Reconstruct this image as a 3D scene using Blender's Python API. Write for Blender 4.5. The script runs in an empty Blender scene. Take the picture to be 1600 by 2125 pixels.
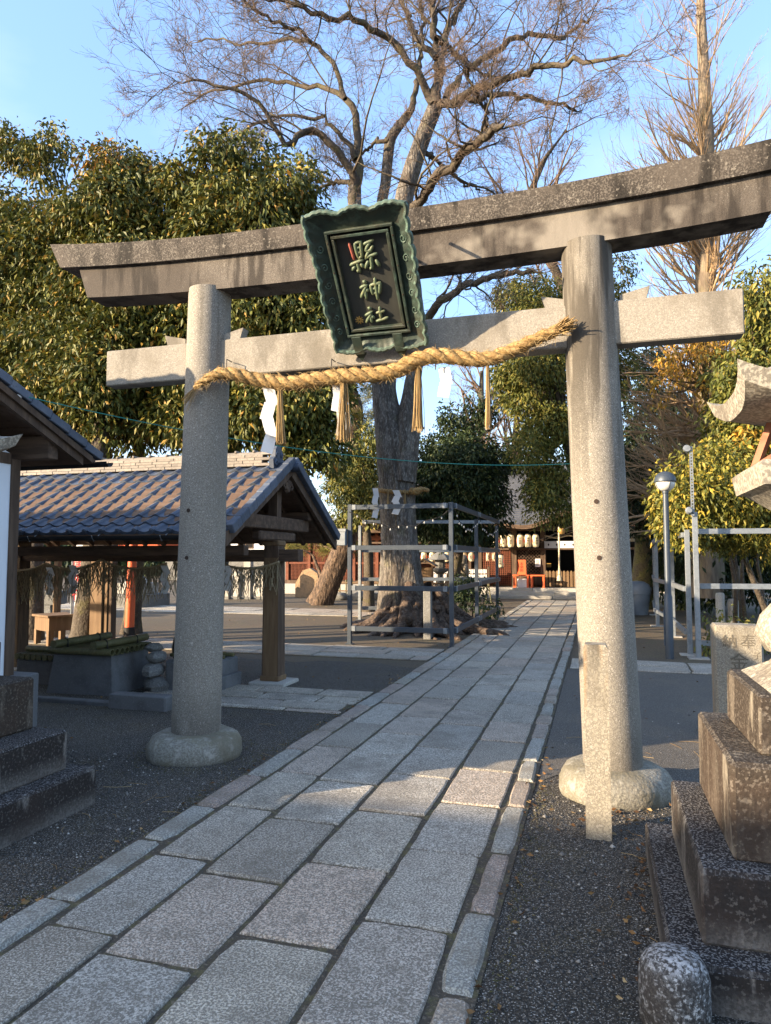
import bpy, math, random
import numpy as np
from mathutils import Vector, Matrix, Euler
R = math.radians
sc = bpy.context.scene
random.seed(7); rng = np.random.default_rng(7)
COL = sc.collection

# ------------------------------------------------------------------ camera
CAM_H = 1.55
cam = bpy.data.cameras.new('camera'); cam_o = bpy.data.objects.new('camera', cam); COL.objects.link(cam_o)
cam.sensor_fit = 'VERTICAL'; cam.sensor_height = 36.0; cam.lens = 36.0 * 1460 / 2125
cam.clip_start = 0.05; cam.clip_end = 2000
cam_o.location = (0, 0, CAM_H)
cam_o.rotation_euler = (R(90 + 3.723), 0, R(16.666))
sc.camera = cam_o

# ------------------------------------------------------------------ light
SUN_AZ, SUN_EL = 52.0, 15.5            # travels to +x/+y, low winter afternoon
tr = Vector((math.sin(R(SUN_AZ)) * math.cos(R(SUN_EL)), math.cos(R(SUN_AZ)) * math.cos(R(SUN_EL)), -math.sin(R(SUN_EL))))
sl = bpy.data.lights.new('sun', 'SUN'); sl.energy = 3.9; sl.angle = R(0.53); sl.color = (1.0, 0.80, 0.56)
so = bpy.data.objects.new('sun', sl); COL.objects.link(so); so.rotation_euler = tr.to_track_quat('-Z', 'Y').to_euler(); so.location = (-30, -20, 15)
wd = bpy.data.worlds.new('World'); sc.world = wd; wd.use_nodes = True
nt = wd.node_tree; N = nt.nodes; L = nt.links
sky = N.new('ShaderNodeTexSky'); sky.sky_type = 'NISHITA'; sky.sun_disc = False
sky.sun_elevation = R(SUN_EL); sky.sun_rotation = R(180 + SUN_AZ); sky.altitude = 50; sky.air_density = 1.0; sky.dust_density = 1.6; sky.ozone_density = 1.3
tc = N.new('ShaderNodeTexCoord'); mp = N.new('ShaderNodeMapping'); mp.inputs['Scale'].default_value = (1.0, 1.0, 2.6); mp.inputs['Location'].default_value = (3.1, 0.4, 0.2)
nz = N.new('ShaderNodeTexNoise'); nz.inputs['Scale'].default_value = 1.5; nz.inputs['Detail'].default_value = 6; nz.inputs['Roughness'].default_value = .5
rp = N.new('ShaderNodeMapRange'); rp.inputs['From Min'].default_value = .43; rp.inputs['From Max'].default_value = .74
veil = N.new('ShaderNodeMix'); veil.data_type = 'RGBA'; veil.inputs['A'].default_value = (.68, 1.24, 2.50, 1); veil.inputs['B'].default_value = (2.5, 2.7, 3.0, 1)   # wisps of cloud over a blue veil added to brighten the sky
mx = N.new('ShaderNodeMix'); mx.data_type = 'RGBA'; mx.inputs['Factor'].default_value = .5
L.new(tc.outputs['Generated'], mp.inputs[0]); L.new(mp.outputs[0], nz.inputs['Vector']); L.new(nz.outputs['Fac'], rp.inputs['Value'])
L.new(rp.outputs[0], veil.inputs['Factor']); L.new(sky.outputs[0], mx.inputs['A']); L.new(veil.outputs['Result'], mx.inputs['B']); L.new(mx.outputs['Result'], N['Background'].inputs[0])
N['Background'].inputs[1].default_value = 0.15
sc.view_settings.view_transform = 'Standard'; sc.view_settings.look = 'None'; sc.view_settings.exposure = 2.02; sc.view_settings.gamma = 1.0
sc.view_settings.use_curve_mapping = False
sc.cycles.max_bounces = 6; sc.cycles.transparent_max_bounces = 6; sc.cycles.use_denoising = True

# ------------------------------------------------------------------ materials
def M(name, col, layers=(), rough=.85, spec=.25, bump=None, rnd=0., island=0., metal=0., hue=None, trans=0., scalecoord=None):
    """col + noise layers (s, lo, hi, colour, fac[, stretch]) ; bump (scale, strength)"""
    m = bpy.data.materials.new(name); m.use_nodes = True
    nt = m.node_tree; N = nt.nodes; L = nt.links; b = N['Principled BSDF']
    tc = N.new('ShaderNodeTexCoord'); oi = N.new('ShaderNodeObjectInfo')
    ad = N.new('ShaderNodeVectorMath'); ad.operation = 'MULTIPLY_ADD'
    L.new(oi.outputs['Random'], ad.inputs[0]); ad.inputs[1].default_value = (31, 17, 23); L.new(tc.outputs['Object'], ad.inputs[2])
    cur = N.new('ShaderNodeRGB'); cur.outputs[0].default_value = (*col, 1); cur = cur.outputs[0]
    lastn = None
    if hue and rnd and not island:
        mr2 = N.new('ShaderNodeValToRGB'); els = mr2.color_ramp.elements
        els[0].position = hue[0][0]; els[0].color = (*hue[0][1], 1); els[1].position = hue[-1][0]; els[1].color = (*hue[-1][1], 1)
        for p_, c_ in hue[1:-1]:
            e = els.new(p_); e.color = (*c_, 1)
        L.new(oi.outputs['Random'], mr2.inputs[0]); cur = mr2.outputs[0]; rnd = 0.
    for ly in layers:
        s, lo, hi, c, f = ly[:5]; st = ly[5] if len(ly) > 5 else None
        nz = N.new('ShaderNodeTexNoise'); nz.inputs['Scale'].default_value = s; nz.inputs['Detail'].default_value = ly[6] if len(ly) > 6 else 4
        nz.inputs['Roughness'].default_value = .6
        v = ad.outputs[0]
        if st:
            mp = N.new('ShaderNodeMapping'); mp.inputs['Scale'].default_value = st; L.new(v, mp.inputs[0]); v = mp.outputs[0]
        L.new(v, nz.inputs['Vector'])
        mr = N.new('ShaderNodeMapRange'); mr.inputs['From Min'].default_value = lo; mr.inputs['From Max'].default_value = hi; mr.inputs['To Max'].default_value = f
        L.new(nz.outputs['Fac'], mr.inputs['Value'])
        fac = mr.outputs[0]
        if len(ly) > 7 and ly[7]:
            if ly[7] == 'up':                     # growth on upward faces only
                gm = N.new('ShaderNodeNewGeometry'); sx = N.new('ShaderNodeSeparateXYZ'); L.new(gm.outputs['Normal'], sx.inputs[0]); zr_ = (.4, .8)
            else:                                 # stains that keep to a height range of the stone
                sx = N.new('ShaderNodeSeparateXYZ'); L.new(tc.outputs['Object'], sx.inputs[0]); zr_ = ly[7]
            zm = N.new('ShaderNodeMapRange'); zm.inputs['From Min'].default_value = zr_[0]; zm.inputs['From Max'].default_value = zr_[1]; L.new(sx.outputs[2], zm.inputs['Value'])
            mu = N.new('ShaderNodeMath'); mu.operation = 'MULTIPLY'; L.new(fac, mu.inputs[0]); L.new(zm.outputs[0], mu.inputs[1]); fac = mu.outputs[0]
        mx = N.new('ShaderNodeMix'); mx.data_type = 'RGBA'; L.new(fac, mx.inputs['Factor']); L.new(cur, mx.inputs['A']); mx.inputs['B'].default_value = (*c, 1)
        cur = mx.outputs['Result']; lastn = nz
    if rnd or island:
        src = oi.outputs['Random']
        if island:
            g = N.new('ShaderNodeNewGeometry'); src = g.outputs['Random Per Island']
        a = island or rnd
        if hue:
            mr2 = N.new('ShaderNodeValToRGB'); els = mr2.color_ramp.elements
            els[0].position = hue[0][0]; els[0].color = (*hue[0][1], 1); els[1].position = hue[-1][0]; els[1].color = (*hue[-1][1], 1)
            for p, c in hue[1:-1]:
                e = els.new(p); e.color = (*c, 1)
            L.new(src, mr2.inputs[0])
            mx = N.new('ShaderNodeMix'); mx.data_type = 'RGBA'; mx.inputs['Factor'].default_value = a; L.new(cur, mx.inputs['A']); L.new(mr2.outputs[0], mx.inputs['B']); cur = mx.outputs['Result']
        else:
            mr = N.new('ShaderNodeMapRange'); mr.inputs['To Min'].default_value = 1 - a; mr.inputs['To Max'].default_value = 1 + a; L.new(src, mr.inputs['Value'])
            vm = N.new('ShaderNodeVectorMath'); vm.operation = 'SCALE'; L.new(cur, vm.inputs[0]); L.new(mr.outputs[0], vm.inputs['Scale']); cur = vm.outputs[0]
    L.new(cur, b.inputs['Base Color']); b.inputs['Roughness'].default_value = rough; b.inputs['Specular IOR Level'].default_value = spec; b.inputs['Metallic'].default_value = metal
    if bump:
        bs = bump[0] if isinstance(bump[0], (list, tuple)) else None
        nz = N.new('ShaderNodeTexNoise'); nz.inputs['Scale'].default_value = bump[0]; nz.inputs['Detail'].default_value = 5; L.new(ad.outputs[0], nz.inputs['Vector'])
        if len(bump) > 3:
            mp = N.new('ShaderNodeMapping'); mp.inputs['Scale'].default_value = bump[3]; L.new(ad.outputs[0], mp.inputs[0]); L.new(mp.outputs[0], nz.inputs['Vector'])
        bp = N.new('ShaderNodeBump'); bp.inputs['Strength'].default_value = bump[1]; bp.inputs['Distance'].default_value = bump[2] if len(bump) > 2 else .01
        L.new(nz.outputs['Fac'], bp.inputs['Height']); L.new(bp.outputs[0], b.inputs['Normal'])
    if trans:
        t = N.new('ShaderNodeBsdfTranslucent'); L.new(cur, t.inputs[0]); ms = N.new('ShaderNodeMixShader'); ms.inputs[0].default_value = trans
        out = N['Material Output']; L.new(b.outputs[0], ms.inputs[1]); L.new(t.outputs[0], ms.inputs[2]); L.new(ms.outputs[0], out.inputs[0])
    return m

SP = lambda lo=.10, hi=.62: None
m_granite = M('granite pillar', (.255, .232, .19), [(80, .44, .54, (.105, .093, .078), .8, None, 3), (80, .55, .63, (.43, .395, .34), .75, None, 3), (1.3, .46, .6, (.17, .148, .118), .5, (1, 1, .35)), (3, .42, .56, (.06, .05, .04), .6, (1, 1, .5), 4, (.55, .15)), (5, .55, .65, (.06, .052, .042), .5, (1.6, 1.6, .12), 4, (2.6, 3.4))], bump=(100, .5, .004))
m_granite_r = M('streaked granite pillar', (.255, .232, .19), [(80, .44, .54, (.105, .093, .078), .8, None, 3), (80, .55, .63, (.43, .395, .34), .75, None, 3), (1.3, .46, .6, (.17, .148, .118), .5, (1, 1, .35)), (8, .46, .56, (.03, .025, .019), .85, (1.3, 1.3, .10), 5, (1.7, 2.9)), (3, .44, .56, (.09, .077, .06), .6, (1, 1, .4), 5, (2.2, 3.6)), (3, .42, .56, (.05, .042, .033), .5, (1, 1, .5), 4, (.5, .15))], bump=(100, .5, .004))
m_granite_base = M('granite base', (.25, .235, .19), [(80, .44, .54, (.13, .118, .098), .7, None, 3), (3, .46, .6, (.17, .15, .09), .65), (14, .55, .65, (.36, .34, .29), .6), (1.5, .48, .58, (.11, .095, .07), .5)], bump=(45, .7, .012))
m_kasagi = M('weathered dark granite', (.050, .042, .035), [(85, .48, .60, (.17, .148, .122), .7, None, 3), (1.6, .46, .58, (.095, .079, .064), .7, (1, 1, 1.5)), (5, .50, .62, (.013, .011, .009), .85, (1.2, 1.2, .3)), (40, .60, .66, (.28, .25, .205), .5, None, 3)], bump=(80, .7, .006))
m_shimaki = M('stained granite lintel', (.135, .115, .094), [(80, .43, .53, (.065, .055, .045), .7, None, 3), (80, .56, .64, (.28, .25, .21), .55, None, 3), (1.1, .43, .54, (.050, .040, .032), .75, (1, 1, .5)), (4.5, .49, .60, (.020, .016, .013), .8, (1.6, 1.6, .22)), (1.4, .55, .65, (.30, .265, .215), .6)], bump=(90, .5, .005))
m_nuki = M('pale granite beam', (.285, .258, .212), [(80, .43, .53, (.15, .132, .107), .7, None, 3), (80, .55, .63, (.41, .38, .325), .65, None, 3), (2.0, .50, .62, (.16, .138, .105), .55), (4, .5, .6, (.09, .078, .06), .5, (1, 1, .4))], bump=(100, .4, .004))
m_stake = M('marker granite', (.30, .27, .21), [(75, .43, .53, (.14, .122, .095), .75, None, 3), (75, .56, .63, (.5, .46, .38), .5, None, 3), (5, .55, .66, (.12, .10, .075), .5, (1.5, 1.5, .4)), (2, .57, .68, (.36, .21, .09), .45, (3, 3, .4)), (6, .48, .6, (.06, .05, .038), .7, (1.5, 1.5, .5), 4, (.85, 1.06))], bump=(70, .5, .006))
m_lichen = M('lichen blackened stone', (.20, .182, .16), [(80, .45, .55, (.09, .08, .070), .7, None, 3), (7, .34, .42, (.020, .016, .014), .96, (1.2, 1.2, .30), 5, (-.04, .11)), (60, .56, .63, (.17, .15, .13), .5, None, 3), (3, .50, .6, (.045, .031, .024), .4), (50, .38, .46, (.014, .012, .012), .97, None, 3, 'up'), (110, .52, .60, (.34, .325, .31), .6, None, 3, 'up')], bump=(55, .7, .008))
m_lichen2 = M('mottled lichen stone', (.13, .108, .083), [(80, .45, .55, (.07, .056, .043), .7, None, 3), (6, .40, .50, (.030, .022, .016), .9, (1.2, 1.2, .3), 5), (60, .55, .63, (.20, .17, .135), .55, None, 3), (2.4, .47, .58, (.055, .036, .025), .5), (3.0, .57, .64, (.33, .29, .225), .75, (1, 1, .4)), (50, .38, .48, (.026, .021, .017), .92, None, 3, 'up'), (110, .53, .61, (.24, .215, .18), .5, None, 3, 'up')], bump=(55, .7, .008))
m_lantern = M('lantern granite', (.38, .345, .275), [(60, .44, .53, (.15, .13, .105), .75, None, 2), (3, .5, .63, (.13, .11, .09), .6), (20, .57, .67, (.52, .49, .41), .6)], bump=(60, .5, .006))
m_bollard = M('spotted bollard stone', (.105, .095, .085), [(50, .49, .55, (.46, .45, .43), .85, None, 3), (90, .42, .5, (.025, .023, .021), .75, None, 2), (3, .5, .62, (.055, .045, .038), .5), (60, .49, .56, (.48, .47, .46), .6, None, 3, 'up')], bump=(60, .6, .006))
slabhue = [(0, (.33, .29, .23)), (.2, (.58, .53, .435)), (.4, (.36, .34, .295)), (.6, (.52, .40, .30)), (.8, (.45, .42, .36)), (1, (.52, .455, .345))]
m_slab = M('paving granite', (.3, .285, .26), [(1.8, .46, .62, (.22, .185, .14), .45), (100, .43, .51, (.10, .088, .07), .75, None, 3), (120, .55, .62, (.60, .56, .48), .6, None, 2), (9, .54, .66, (.15, .13, .10), .4), (.9, .55, .66, (.15, .132, .105), .4)], rnd=.55, hue=slabhue, bump=(70, .6, .006))
m_kerb = M('kerb granite', (.30, .30, .29), [(100, .42, .52, (.11, .10, .088), .7, None, 3), (110, .56, .63, (.55, .53, .48), .5, None, 2), (4, .48, .62, (.16, .135, .10), .5)], rnd=.6, hue=[(0, (.38, .37, .32)), (.4, (.34, .33, .275)), (.75, (.38, .28, .215)), (1, (.37, .33, .24))], bump=(60, .6, .008))
m_joint = M('joint soil', (.075, .062, .046), [(14, .48, .6, (.13, .115, .05), .6), (60, .55, .65, (.22, .18, .13), .6)], bump=(60, .8, .02))
m_gravel = M('gravel ground', (.082, .070, .054), [(1.1, .46, .6, (.135, .106, .073), .65), (3.5, .52, .64, (.14, .112, .05), .5), (85, .53, .60, (.21, .185, .15), .7, None, 3), (75, .40, .47, (.020, .018, .015), .8, None, 3), (130, .62, .67, (.5, .47, .42), .7, None, 1)], bump=(80, 1.0, .014))
m_dirt = M('plaza dirt', (.155, .115, .070), [(.6, .45, .6, (.10, .082, .055), .8), (3, .52, .64, (.14, .13, .06), .5), (60, .54, .62, (.28, .225, .155), .6, None, 3), (50, .38, .46, (.065, .052, .038), .6, None, 3)], bump=(70, .8, .02))
m_asphalt = M('old asphalt', (.074, .066, .055), [(1.2, .46, .6, (.115, .094, .07), .55), (100, .54, .62, (.17, .158, .14), .7, None, 3), (130, .63, .68, (.42, .40, .36), .6, None, 1)], bump=(110, .8, .008))
m_tile = M('blue grey roof tile', (.066, .083, .115), [(7, .48, .62, (.12, .13, .15), .5), (30, .55, .68, (.035, .038, .045), .5)], rough=.58, spec=.4, rnd=.3, bump=(40, .15, .004))
m_ridge = M('pale ridge tile', (.24, .205, .165), [(9, .48, .6, (.15, .13, .11), .6), (40, .56, .66, (.06, .055, .05), .6)], rough=.6, rnd=.2)
m_wood = M('dark weathered wood', (.075, .048, .032), [(14, .45, .62, (.13, .085, .055), .8, (1, 1, .12)), (50, .55, .7, (.035, .022, .016), .7, (1, 1, .08))], rough=.8, bump=(40, .4, .006, (1, 1, .1)))
m_woodh = M('dark weathered beam', (.075, .048, .032), [(14, .45, .62, (.14, .09, .058), .8, (.12, 1, 1)), (50, .55, .7, (.035, .022, .016), .7, (.08, 1, 1))], rough=.8, bump=(40, .4, .006, (.1, 1, 1)))
m_woodl = M('aged tan wood', (.15, .092, .048), [(12, .45, .62, (.21, .135, .072), .8, (1, 1, .1)), (40, .55, .7, (.10, .062, .036), .7, (1, 1, .06))], rough=.75, bump=(40, .3, .005, (1, 1, .1)))
m_soffit = M('soffit boards', (.115, .072, .048), [(9, .45, .62, (.16, .105, .07), .8, (.2, 1, 1)), (30, .58, .7, (.05, .03, .02), .7)], rough=.85)
m_white = M('white plaster', (.74, .75, .77), [(2, .5, .8, (.66, .66, .66), .5)], rough=.8)
m_paper = M('white paper', (.80, .80, .79), [(6, .5, .8, (.7, .7, .7), .3)], rough=.7, trans=.25)
m_straw = M('rice straw', (.27, .165, .062), [(18, .43, .58, (.39, .265, .11), .8), (45, .50, .62, (.13, .075, .025), .75), (3, .5, .6, (.21, .13, .05), .5)], rough=.75, bump=(50, .8, .010))
m_hair = M('loose straw', (.30, .19, .075), island=.95, hue=[(0, (.16, .095, .035)), (.5, (.31, .20, .08)), (1, (.46, .34, .17))], rough=.7)
m_strawold = M('old straw', (.32, .25, .15), island=.9, hue=[(0, (.18, .13, .07)), (.5, (.33, .26, .15)), (1, (.45, .37, .24))], rough=.8)
m_copper = M('green copper patina', (.030, .045, .034), [(8, .52, .66, (.085, .14, .108), .7), (28, .55, .66, (.022, .022, .018), .8), (4, .52, .66, (.06, .046, .028), .6)], rough=.5, spec=.4, metal=.15, bump=(30, .3, .006))
m_copperl = M('bright copper edge', (.075, .12, .092), [(12, .45, .58, (.045, .055, .04), .8), (24, .55, .64, (.17, .27, .21), .6), (30, .6, .7, (.10, .065, .035), .6)], rough=.55, spec=.4, bump=(30, .2, .005))
m_panel = M('dark bronze panel', (.040, .040, .034), [(6, .5, .7, (.06, .058, .048), .6, (2, .3, 1))], rough=.42, spec=.5)
m_char = M('verdigris lettering', (.105, .14, .08), [(30, .48, .6, (.18, .18, .085), .7), (60, .55, .65, (.05, .065, .045), .6)], rough=.5, spec=.4)
m_redp = M('faded red paint', (.30, .085, .06), rough=.6)
m_gold = M('gold leaf', (.55, .33, .10), [(40, .5, .65, (.3, .16, .05), .6)], rough=.4, metal=.4)
m_steel = M('grey painted steel', (.048, .060, .075), [(8, .5, .7, (.075, .088, .10), .5), (30, .62, .72, (.07, .075, .08), .5)], rough=.45, spec=.5, metal=.3)
m_galv = M('galvanised steel', (.20, .22, .235), [(10, .5, .62, (.14, .155, .165), .7), (40, .55, .65, (.30, .32, .33), .5)], rough=.45, spec=.5, metal=.3)
m_verm = M('vermilion paint', (.62, .115, .035), [(5, .5, .75, (.48, .09, .03), .6)], rough=.5, spec=.4, rnd=.08)
m_black = M('black paint', (.015, .015, .016), rough=.6)
m_dark = M('dark interior', (.012, .010, .009), rough=.9)
m_lant = M('cream lantern paper', (.74, .64, .44), [(3, .45, .7, (.66, .53, .32), .5)], rough=.7, rnd=.06, trans=.2)
m_ink = M('black ink', (.015, .013, .012), rough=.8)
m_lred = M('red lettering', (.6, .04, .03), rough=.7)
m_iron = M('iron', (.03, .028, .027), rough=.6, metal=.5)
m_rust = M('rust stain', (.045, .03, .022), rough=.9)
m_bamboo = M('old green bamboo', (.10, .092, .038), [(5, .45, .6, (.06, .06, .024), .8), (30, .53, .64, (.17, .145, .075), .6)], rough=.5, spec=.4, rnd=.2)
m_stone = M('grey stone', (.20, .195, .18), [(60, .4, .52, (.10, .097, .09), .7, None, 3), (3, .5, .68, (.11, .105, .085), .7), (20, .6, .72, (.34, .33, .3), .5)], rnd=.15, bump=(50, .6, .01))
m_stonel = M('pale cut stone', (.42, .40, .35), [(60, .4, .52, (.28, .26, .23), .7, None, 3), (3, .5, .7, (.25, .23, .19), .5)], rnd=.12, bump=(50, .4, .008))
m_concrete = M('dark concrete', (.13, .13, .13), [(5, .45, .65, (.09, .09, .088), .8), (60, .55, .68, (.2, .2, .2), .5)], bump=(50, .4, .006))
m_bark = M('grey furrowed bark', (.225, .203, .175), [(9, .44, .54, (.065, .054, .044), .85, (1, 1, .22)), (30, .50, .60, (.28, .255, .22), .7, (1, 1, .3)), (.9, .50, .62, (.105, .078, .056), .55), (3, .55, .66, (.14, .13, .06), .45), (45, .42, .5, (.05, .042, .035), .6, (1, 1, .35))], bump=(20, 1.0, .08, (1, 1, .22)))
m_root = M('brown root wood', (.082, .056, .040), [(5, .45, .58, (.035, .024, .017), .85), (22, .50, .62, (.15, .112, .082), .7), (9, .58, .68, (.2, .165, .135), .5)], bump=(14, 1.0, .06))
m_limb = M('mossy limb bark', (.075, .060, .044), [(2, .45, .58, (.05, .036, .026), .8), (4, .52, .64, (.11, .10, .035), .5), (25, .52, .64, (.13, .11, .085), .5)], bump=(24, .8, .03))
m_twig = M('bare twig', (.14, .095, .066), [(1.2, .45, .6, (.19, .135, .095), .7)], rough=.8)
m_ginkgo = M('ginkgo twig', (.34, .235, .135), [(1.5, .45, .65, (.26, .18, .11), .8)], rough=.75)
m_gbark = M('ginkgo bark', (.23, .18, .125), [(8, .45, .6, (.13, .10, .075), .8, (1, 1, .2)), (2, .55, .7, (.2, .19, .09), .5)], bump=(24, .8, .03, (1, 1, .2)))
m_pinebark = M('plated pine bark', (.13, .085, .055), [(16, .42, .54, (.035, .024, .018), .9, (1, 1, .35)), (50, .52, .66, (.22, .16, .11), .6)], bump=(17, 1.0, .05, (1, 1, .35)))
def leafmat(name, hue, rough=.55, trans=.10, spec=.28): return M(name, hue[len(hue) // 2][1], island=1.0, hue=hue, rough=rough, spec=spec, trans=trans)
m_leaf_ev = leafmat('evergreen oak leaf', [(0, (.040, .053, .011)), (.45, (.090, .100, .018)), (.82, (.165, .155, .027)), (.95, (.26, .185, .032)), (1, (.36, .18, .03))])
m_leaf_or = leafmat('orange tinged leaf', [(0, (.05, .06, .015)), (.35, (.11, .105, .022)), (.6, (.20, .145, .03)), (.85, (.32, .16, .03)), (1, (.40, .15, .025))])
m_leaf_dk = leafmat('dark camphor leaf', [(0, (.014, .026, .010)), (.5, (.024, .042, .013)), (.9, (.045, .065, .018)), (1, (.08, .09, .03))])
m_leaf_md = leafmat('mid green leaf', [(0, (.05, .065, .015)), (.5, (.11, .122, .024)), (.85, (.19, .175, .034)), (1, (.27, .20, .035))])
m_leaf_yl = leafmat('yellow green leaf', [(0, (.055, .065, .012)), (.4, (.125, .128, .02)), (.75, (.22, .19, .028)), (1, (.38, .25, .03))])
m_leaf_gold = leafmat('golden leaf', [(0, (.22, .16, .03)), (.5, (.38, .23, .03)), (1, (.5, .24, .03))])
m_needle = leafmat('pine needle', [(0, (.09, .10, .022)), (.5, (.17, .165, .035)), (1, (.27, .22, .06))], rough=.6)
m_litter = M('fallen leaves', (.2, .1, .04), island=1., hue=[(0, (.06, .032, .015)), (.4, (.14, .07, .028)), (.8, (.22, .13, .05)), (1, (.32, .25, .14))], rough=.8)
m_peb = M('pebbles', (.3, .3, .3), island=1., hue=[(0, (.05, .05, .05)), (.6, (.11, .102, .09)), (.93, (.2, .185, .165)), (1, (.5, .47, .42))], rough=.8)
m_glass = M('milky lamp glass', (.6, .58, .52), rough=.25, spec=.5)
m_bin = M('grey plastic', (.17, .185, .20), [(4, .5, .7, (.12, .13, .14), .5)], rough=.45, spec=.5)
m_shed = M('red brown lattice wood', (.155, .048, .024), [(9, .45, .6, (.095, .032, .017), .7)], rough=.7)
m_pink = M('pink paper', (.62, .42, .42), rough=.8)
m_rope = M('pale bell rope', (.55, .47, .33), [(30, .45, .6, (.38, .3, .19), .7)], rough=.8)
m_green = M('green cord', (.03, .22, .18), rough=.5)

# ------------------------------------------------------------------ mesh helpers
class MB:
    def __init__(s): s.v = []; s.f = []
    def add(s, v, f):
        o = len(s.v); s.v.extend([tuple(map(float, p)) for p in v]); s.f.extend([tuple(i + o for i in q) for q in f]); return s
    def box(s, x0, x1, y0, y1, z0, z1, c=0., M4=None, jit=0.):
        """box, chamfered by c"""
        hx, hy, hz = (x1 - x0) / 2, (y1 - y0) / 2, (z1 - z0) / 2; cx, cy, cz = (x0 + x1) / 2, (y0 + y1) / 2, (z0 + z1) / 2
        if c <= 0:
            v = [(sx * hx, sy * hy, sz * hz) for sx in (-1, 1) for sy in (-1, 1) for sz in (-1, 1)]
            f = [(0, 1, 3, 2), (4, 6, 7, 5), (0, 4, 5, 1), (2, 3, 7, 6), (0, 2, 6, 4), (1, 5, 7, 3)]
        else:
            v, f = CB(hx, hy, hz, c)
        out = []
        for p in v:
            q = Vector(p)
            if jit: q += Vector((random.uniform(-jit, jit), random.uniform(-jit, jit), random.uniform(-jit, jit)))
            q += Vector((cx, cy, cz))
            out.append(M4 @ q if M4 else q)
        return s.add(out, f)
    def prism(s, poly, axis, a, b, M4=None):
        """extrude a 2d polygon (ccw) along axis 'x','y','z' from a to b"""
        def P(u, w, t): return {'x': (t, u, w), 'y': (u, t, w), 'z': (u, w, t)}[axis]
        n = len(poly); v = [P(u, w, a) for u, w in poly] + [P(u, w, b) for u, w in poly]
        f = [tuple(range(n - 1, -1, -1)), tuple(range(n, 2 * n))] + [(i, (i + 1) % n, (i + 1) % n + n, i + n) for i in range(n)]
        if axis == 'y': f = [q[::-1] for q in f]
        if M4: v = [M4 @ Vector(p) for p in v]
        return s.add(v, f)
    def tube(s, pts, rad, n=10, caps=True, flat=1.0):
        pts = [Vector(p) for p in pts]; k = len(pts)
        if not hasattr(rad, '__len__'): rad = [rad] * k
        tg = [(pts[min(i + 1, k - 1)] - pts[max(i - 1, 0)]).normalized() for i in range(k)]
        ref = Vector((0, 0, 1)) if abs(tg[0].z) < .9 else Vector((1, 0, 0))
        u = tg[0].cross(ref).normalized(); v = []
        for i in range(k):
            u = (u - tg[i] * u.dot(tg[i])).normalized(); w = tg[i].cross(u)
            for j in range(n):
                a = 2 * math.pi * j / n
                v.append(pts[i] + (u * math.cos(a) + w * math.sin(a) * flat) * rad[i])
        f = [(i * n + j, i * n + (j + 1) % n, (i + 1) * n + (j + 1) % n, (i + 1) * n + j) for i in range(k - 1) for j in range(n)]
        if caps: f += [tuple(range(n - 1, -1, -1)), tuple(range((k - 1) * n, k * n))]
        return s.add(v, f)
    def lathe(s, prof, n=24, c=(0, 0, 0), cap=True, ax='z', wob=None):
        k = len(prof); v = []
        for r, z in prof:
            for j in range(n):
                a = 2 * math.pi * j / n; rr = r * (wob(a, z) if wob else 1)
                p = (rr * math.cos(a), rr * math.sin(a), z)
                if ax == 'x': p = (z, p[0], p[1])
                if ax == 'y': p = (p[0], z, p[1])
                v.append((p[0] + c[0], p[1] + c[1], p[2] + c[2]))
        f = [(i * n + j, i * n + (j + 1) % n, (i + 1) * n + (j + 1) % n, (i + 1) * n + j) for i in range(k - 1) for j in range(n)]
        if cap: f += [tuple(range(n - 1, -1, -1)), tuple(range((k - 1) * n, k * n))]
        return s.add(v, f)
    def grid(s, P):
        """P[i][j] points"""
        a, b = len(P), len(P[0])
        return s.add([p for row in P for p in row], [(i * b + j, i * b + j + 1, (i + 1) * b + j + 1, (i + 1) * b + j) for i in range(a - 1) for j in range(b - 1)])
    def mesh(s, name, mat, smooth=False):
        me = bpy.data.meshes.new(name); me.from_pydata(s.v, [], s.f); me.update()
        if smooth:
            me.polygons.foreach_set('use_smooth', [True] * len(me.polygons))
            if smooth != 'all':
                try: me.set_sharp_from_angle(angle=R(38))
                except Exception: pass
        if mat: me.materials.append(mat)
        return me
    def build(s, name, mat, parent=None, smooth=False, **kw):
        return link(name, s.mesh(name, mat, smooth), parent, **kw)
_cb = {}
def CB(hx, hy, hz, c):
    c = min(c, hx * .9, hy * .9, hz * .9); v = []; idx = {}
    for sx in (-1, 1):
        for sy in (-1, 1):
            for sz in (-1, 1):
                for a in range(3):
                    p = [sx * hx, sy * hy, sz * hz]
                    for q in range(3):
                        if q != a: p[q] -= (sx, sy, sz)[q] * c
                    idx[(sx, sy, sz, a)] = len(v); v.append(tuple(p))
    f = []
    def fix(q):
        pts = [Vector(v[i]) for i in q]; n = (pts[1] - pts[0]).cross(pts[2] - pts[0]); c0 = sum(pts, Vector()) / len(pts)
        return tuple(q) if n.dot(c0) > 0 else tuple(reversed(q))
    S = [(-1, -1), (-1, 1), (1, 1), (1, -1)]
    for a in range(3):
        o = [q for q in range(3) if q != a]
        for s in (-1, 1):
            q = []
            for s1, s2 in S:
                t = [0, 0, 0]; t[a] = s; t[o[0]] = s1; t[o[1]] = s2; q.append(idx[(*t, a)])
            f.append(fix(q))
        for s1, s2 in S:
            t0 = [0, 0, 0]; t1 = [0, 0, 0]
            for t, s in ((t0, -1), (t1, 1)): t[a] = s; t[o[0]] = s1; t[o[1]] = s2
            f.append(fix([idx[(*t0, o[0])], idx[(*t1, o[0])], idx[(*t1, o[1])], idx[(*t0, o[1])]]))
    for sx in (-1, 1):
        for sy in (-1, 1):
            for sz in (-1, 1): f.append(fix([idx[(sx, sy, sz, a)] for a in range(3)]))
    return v, f
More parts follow.
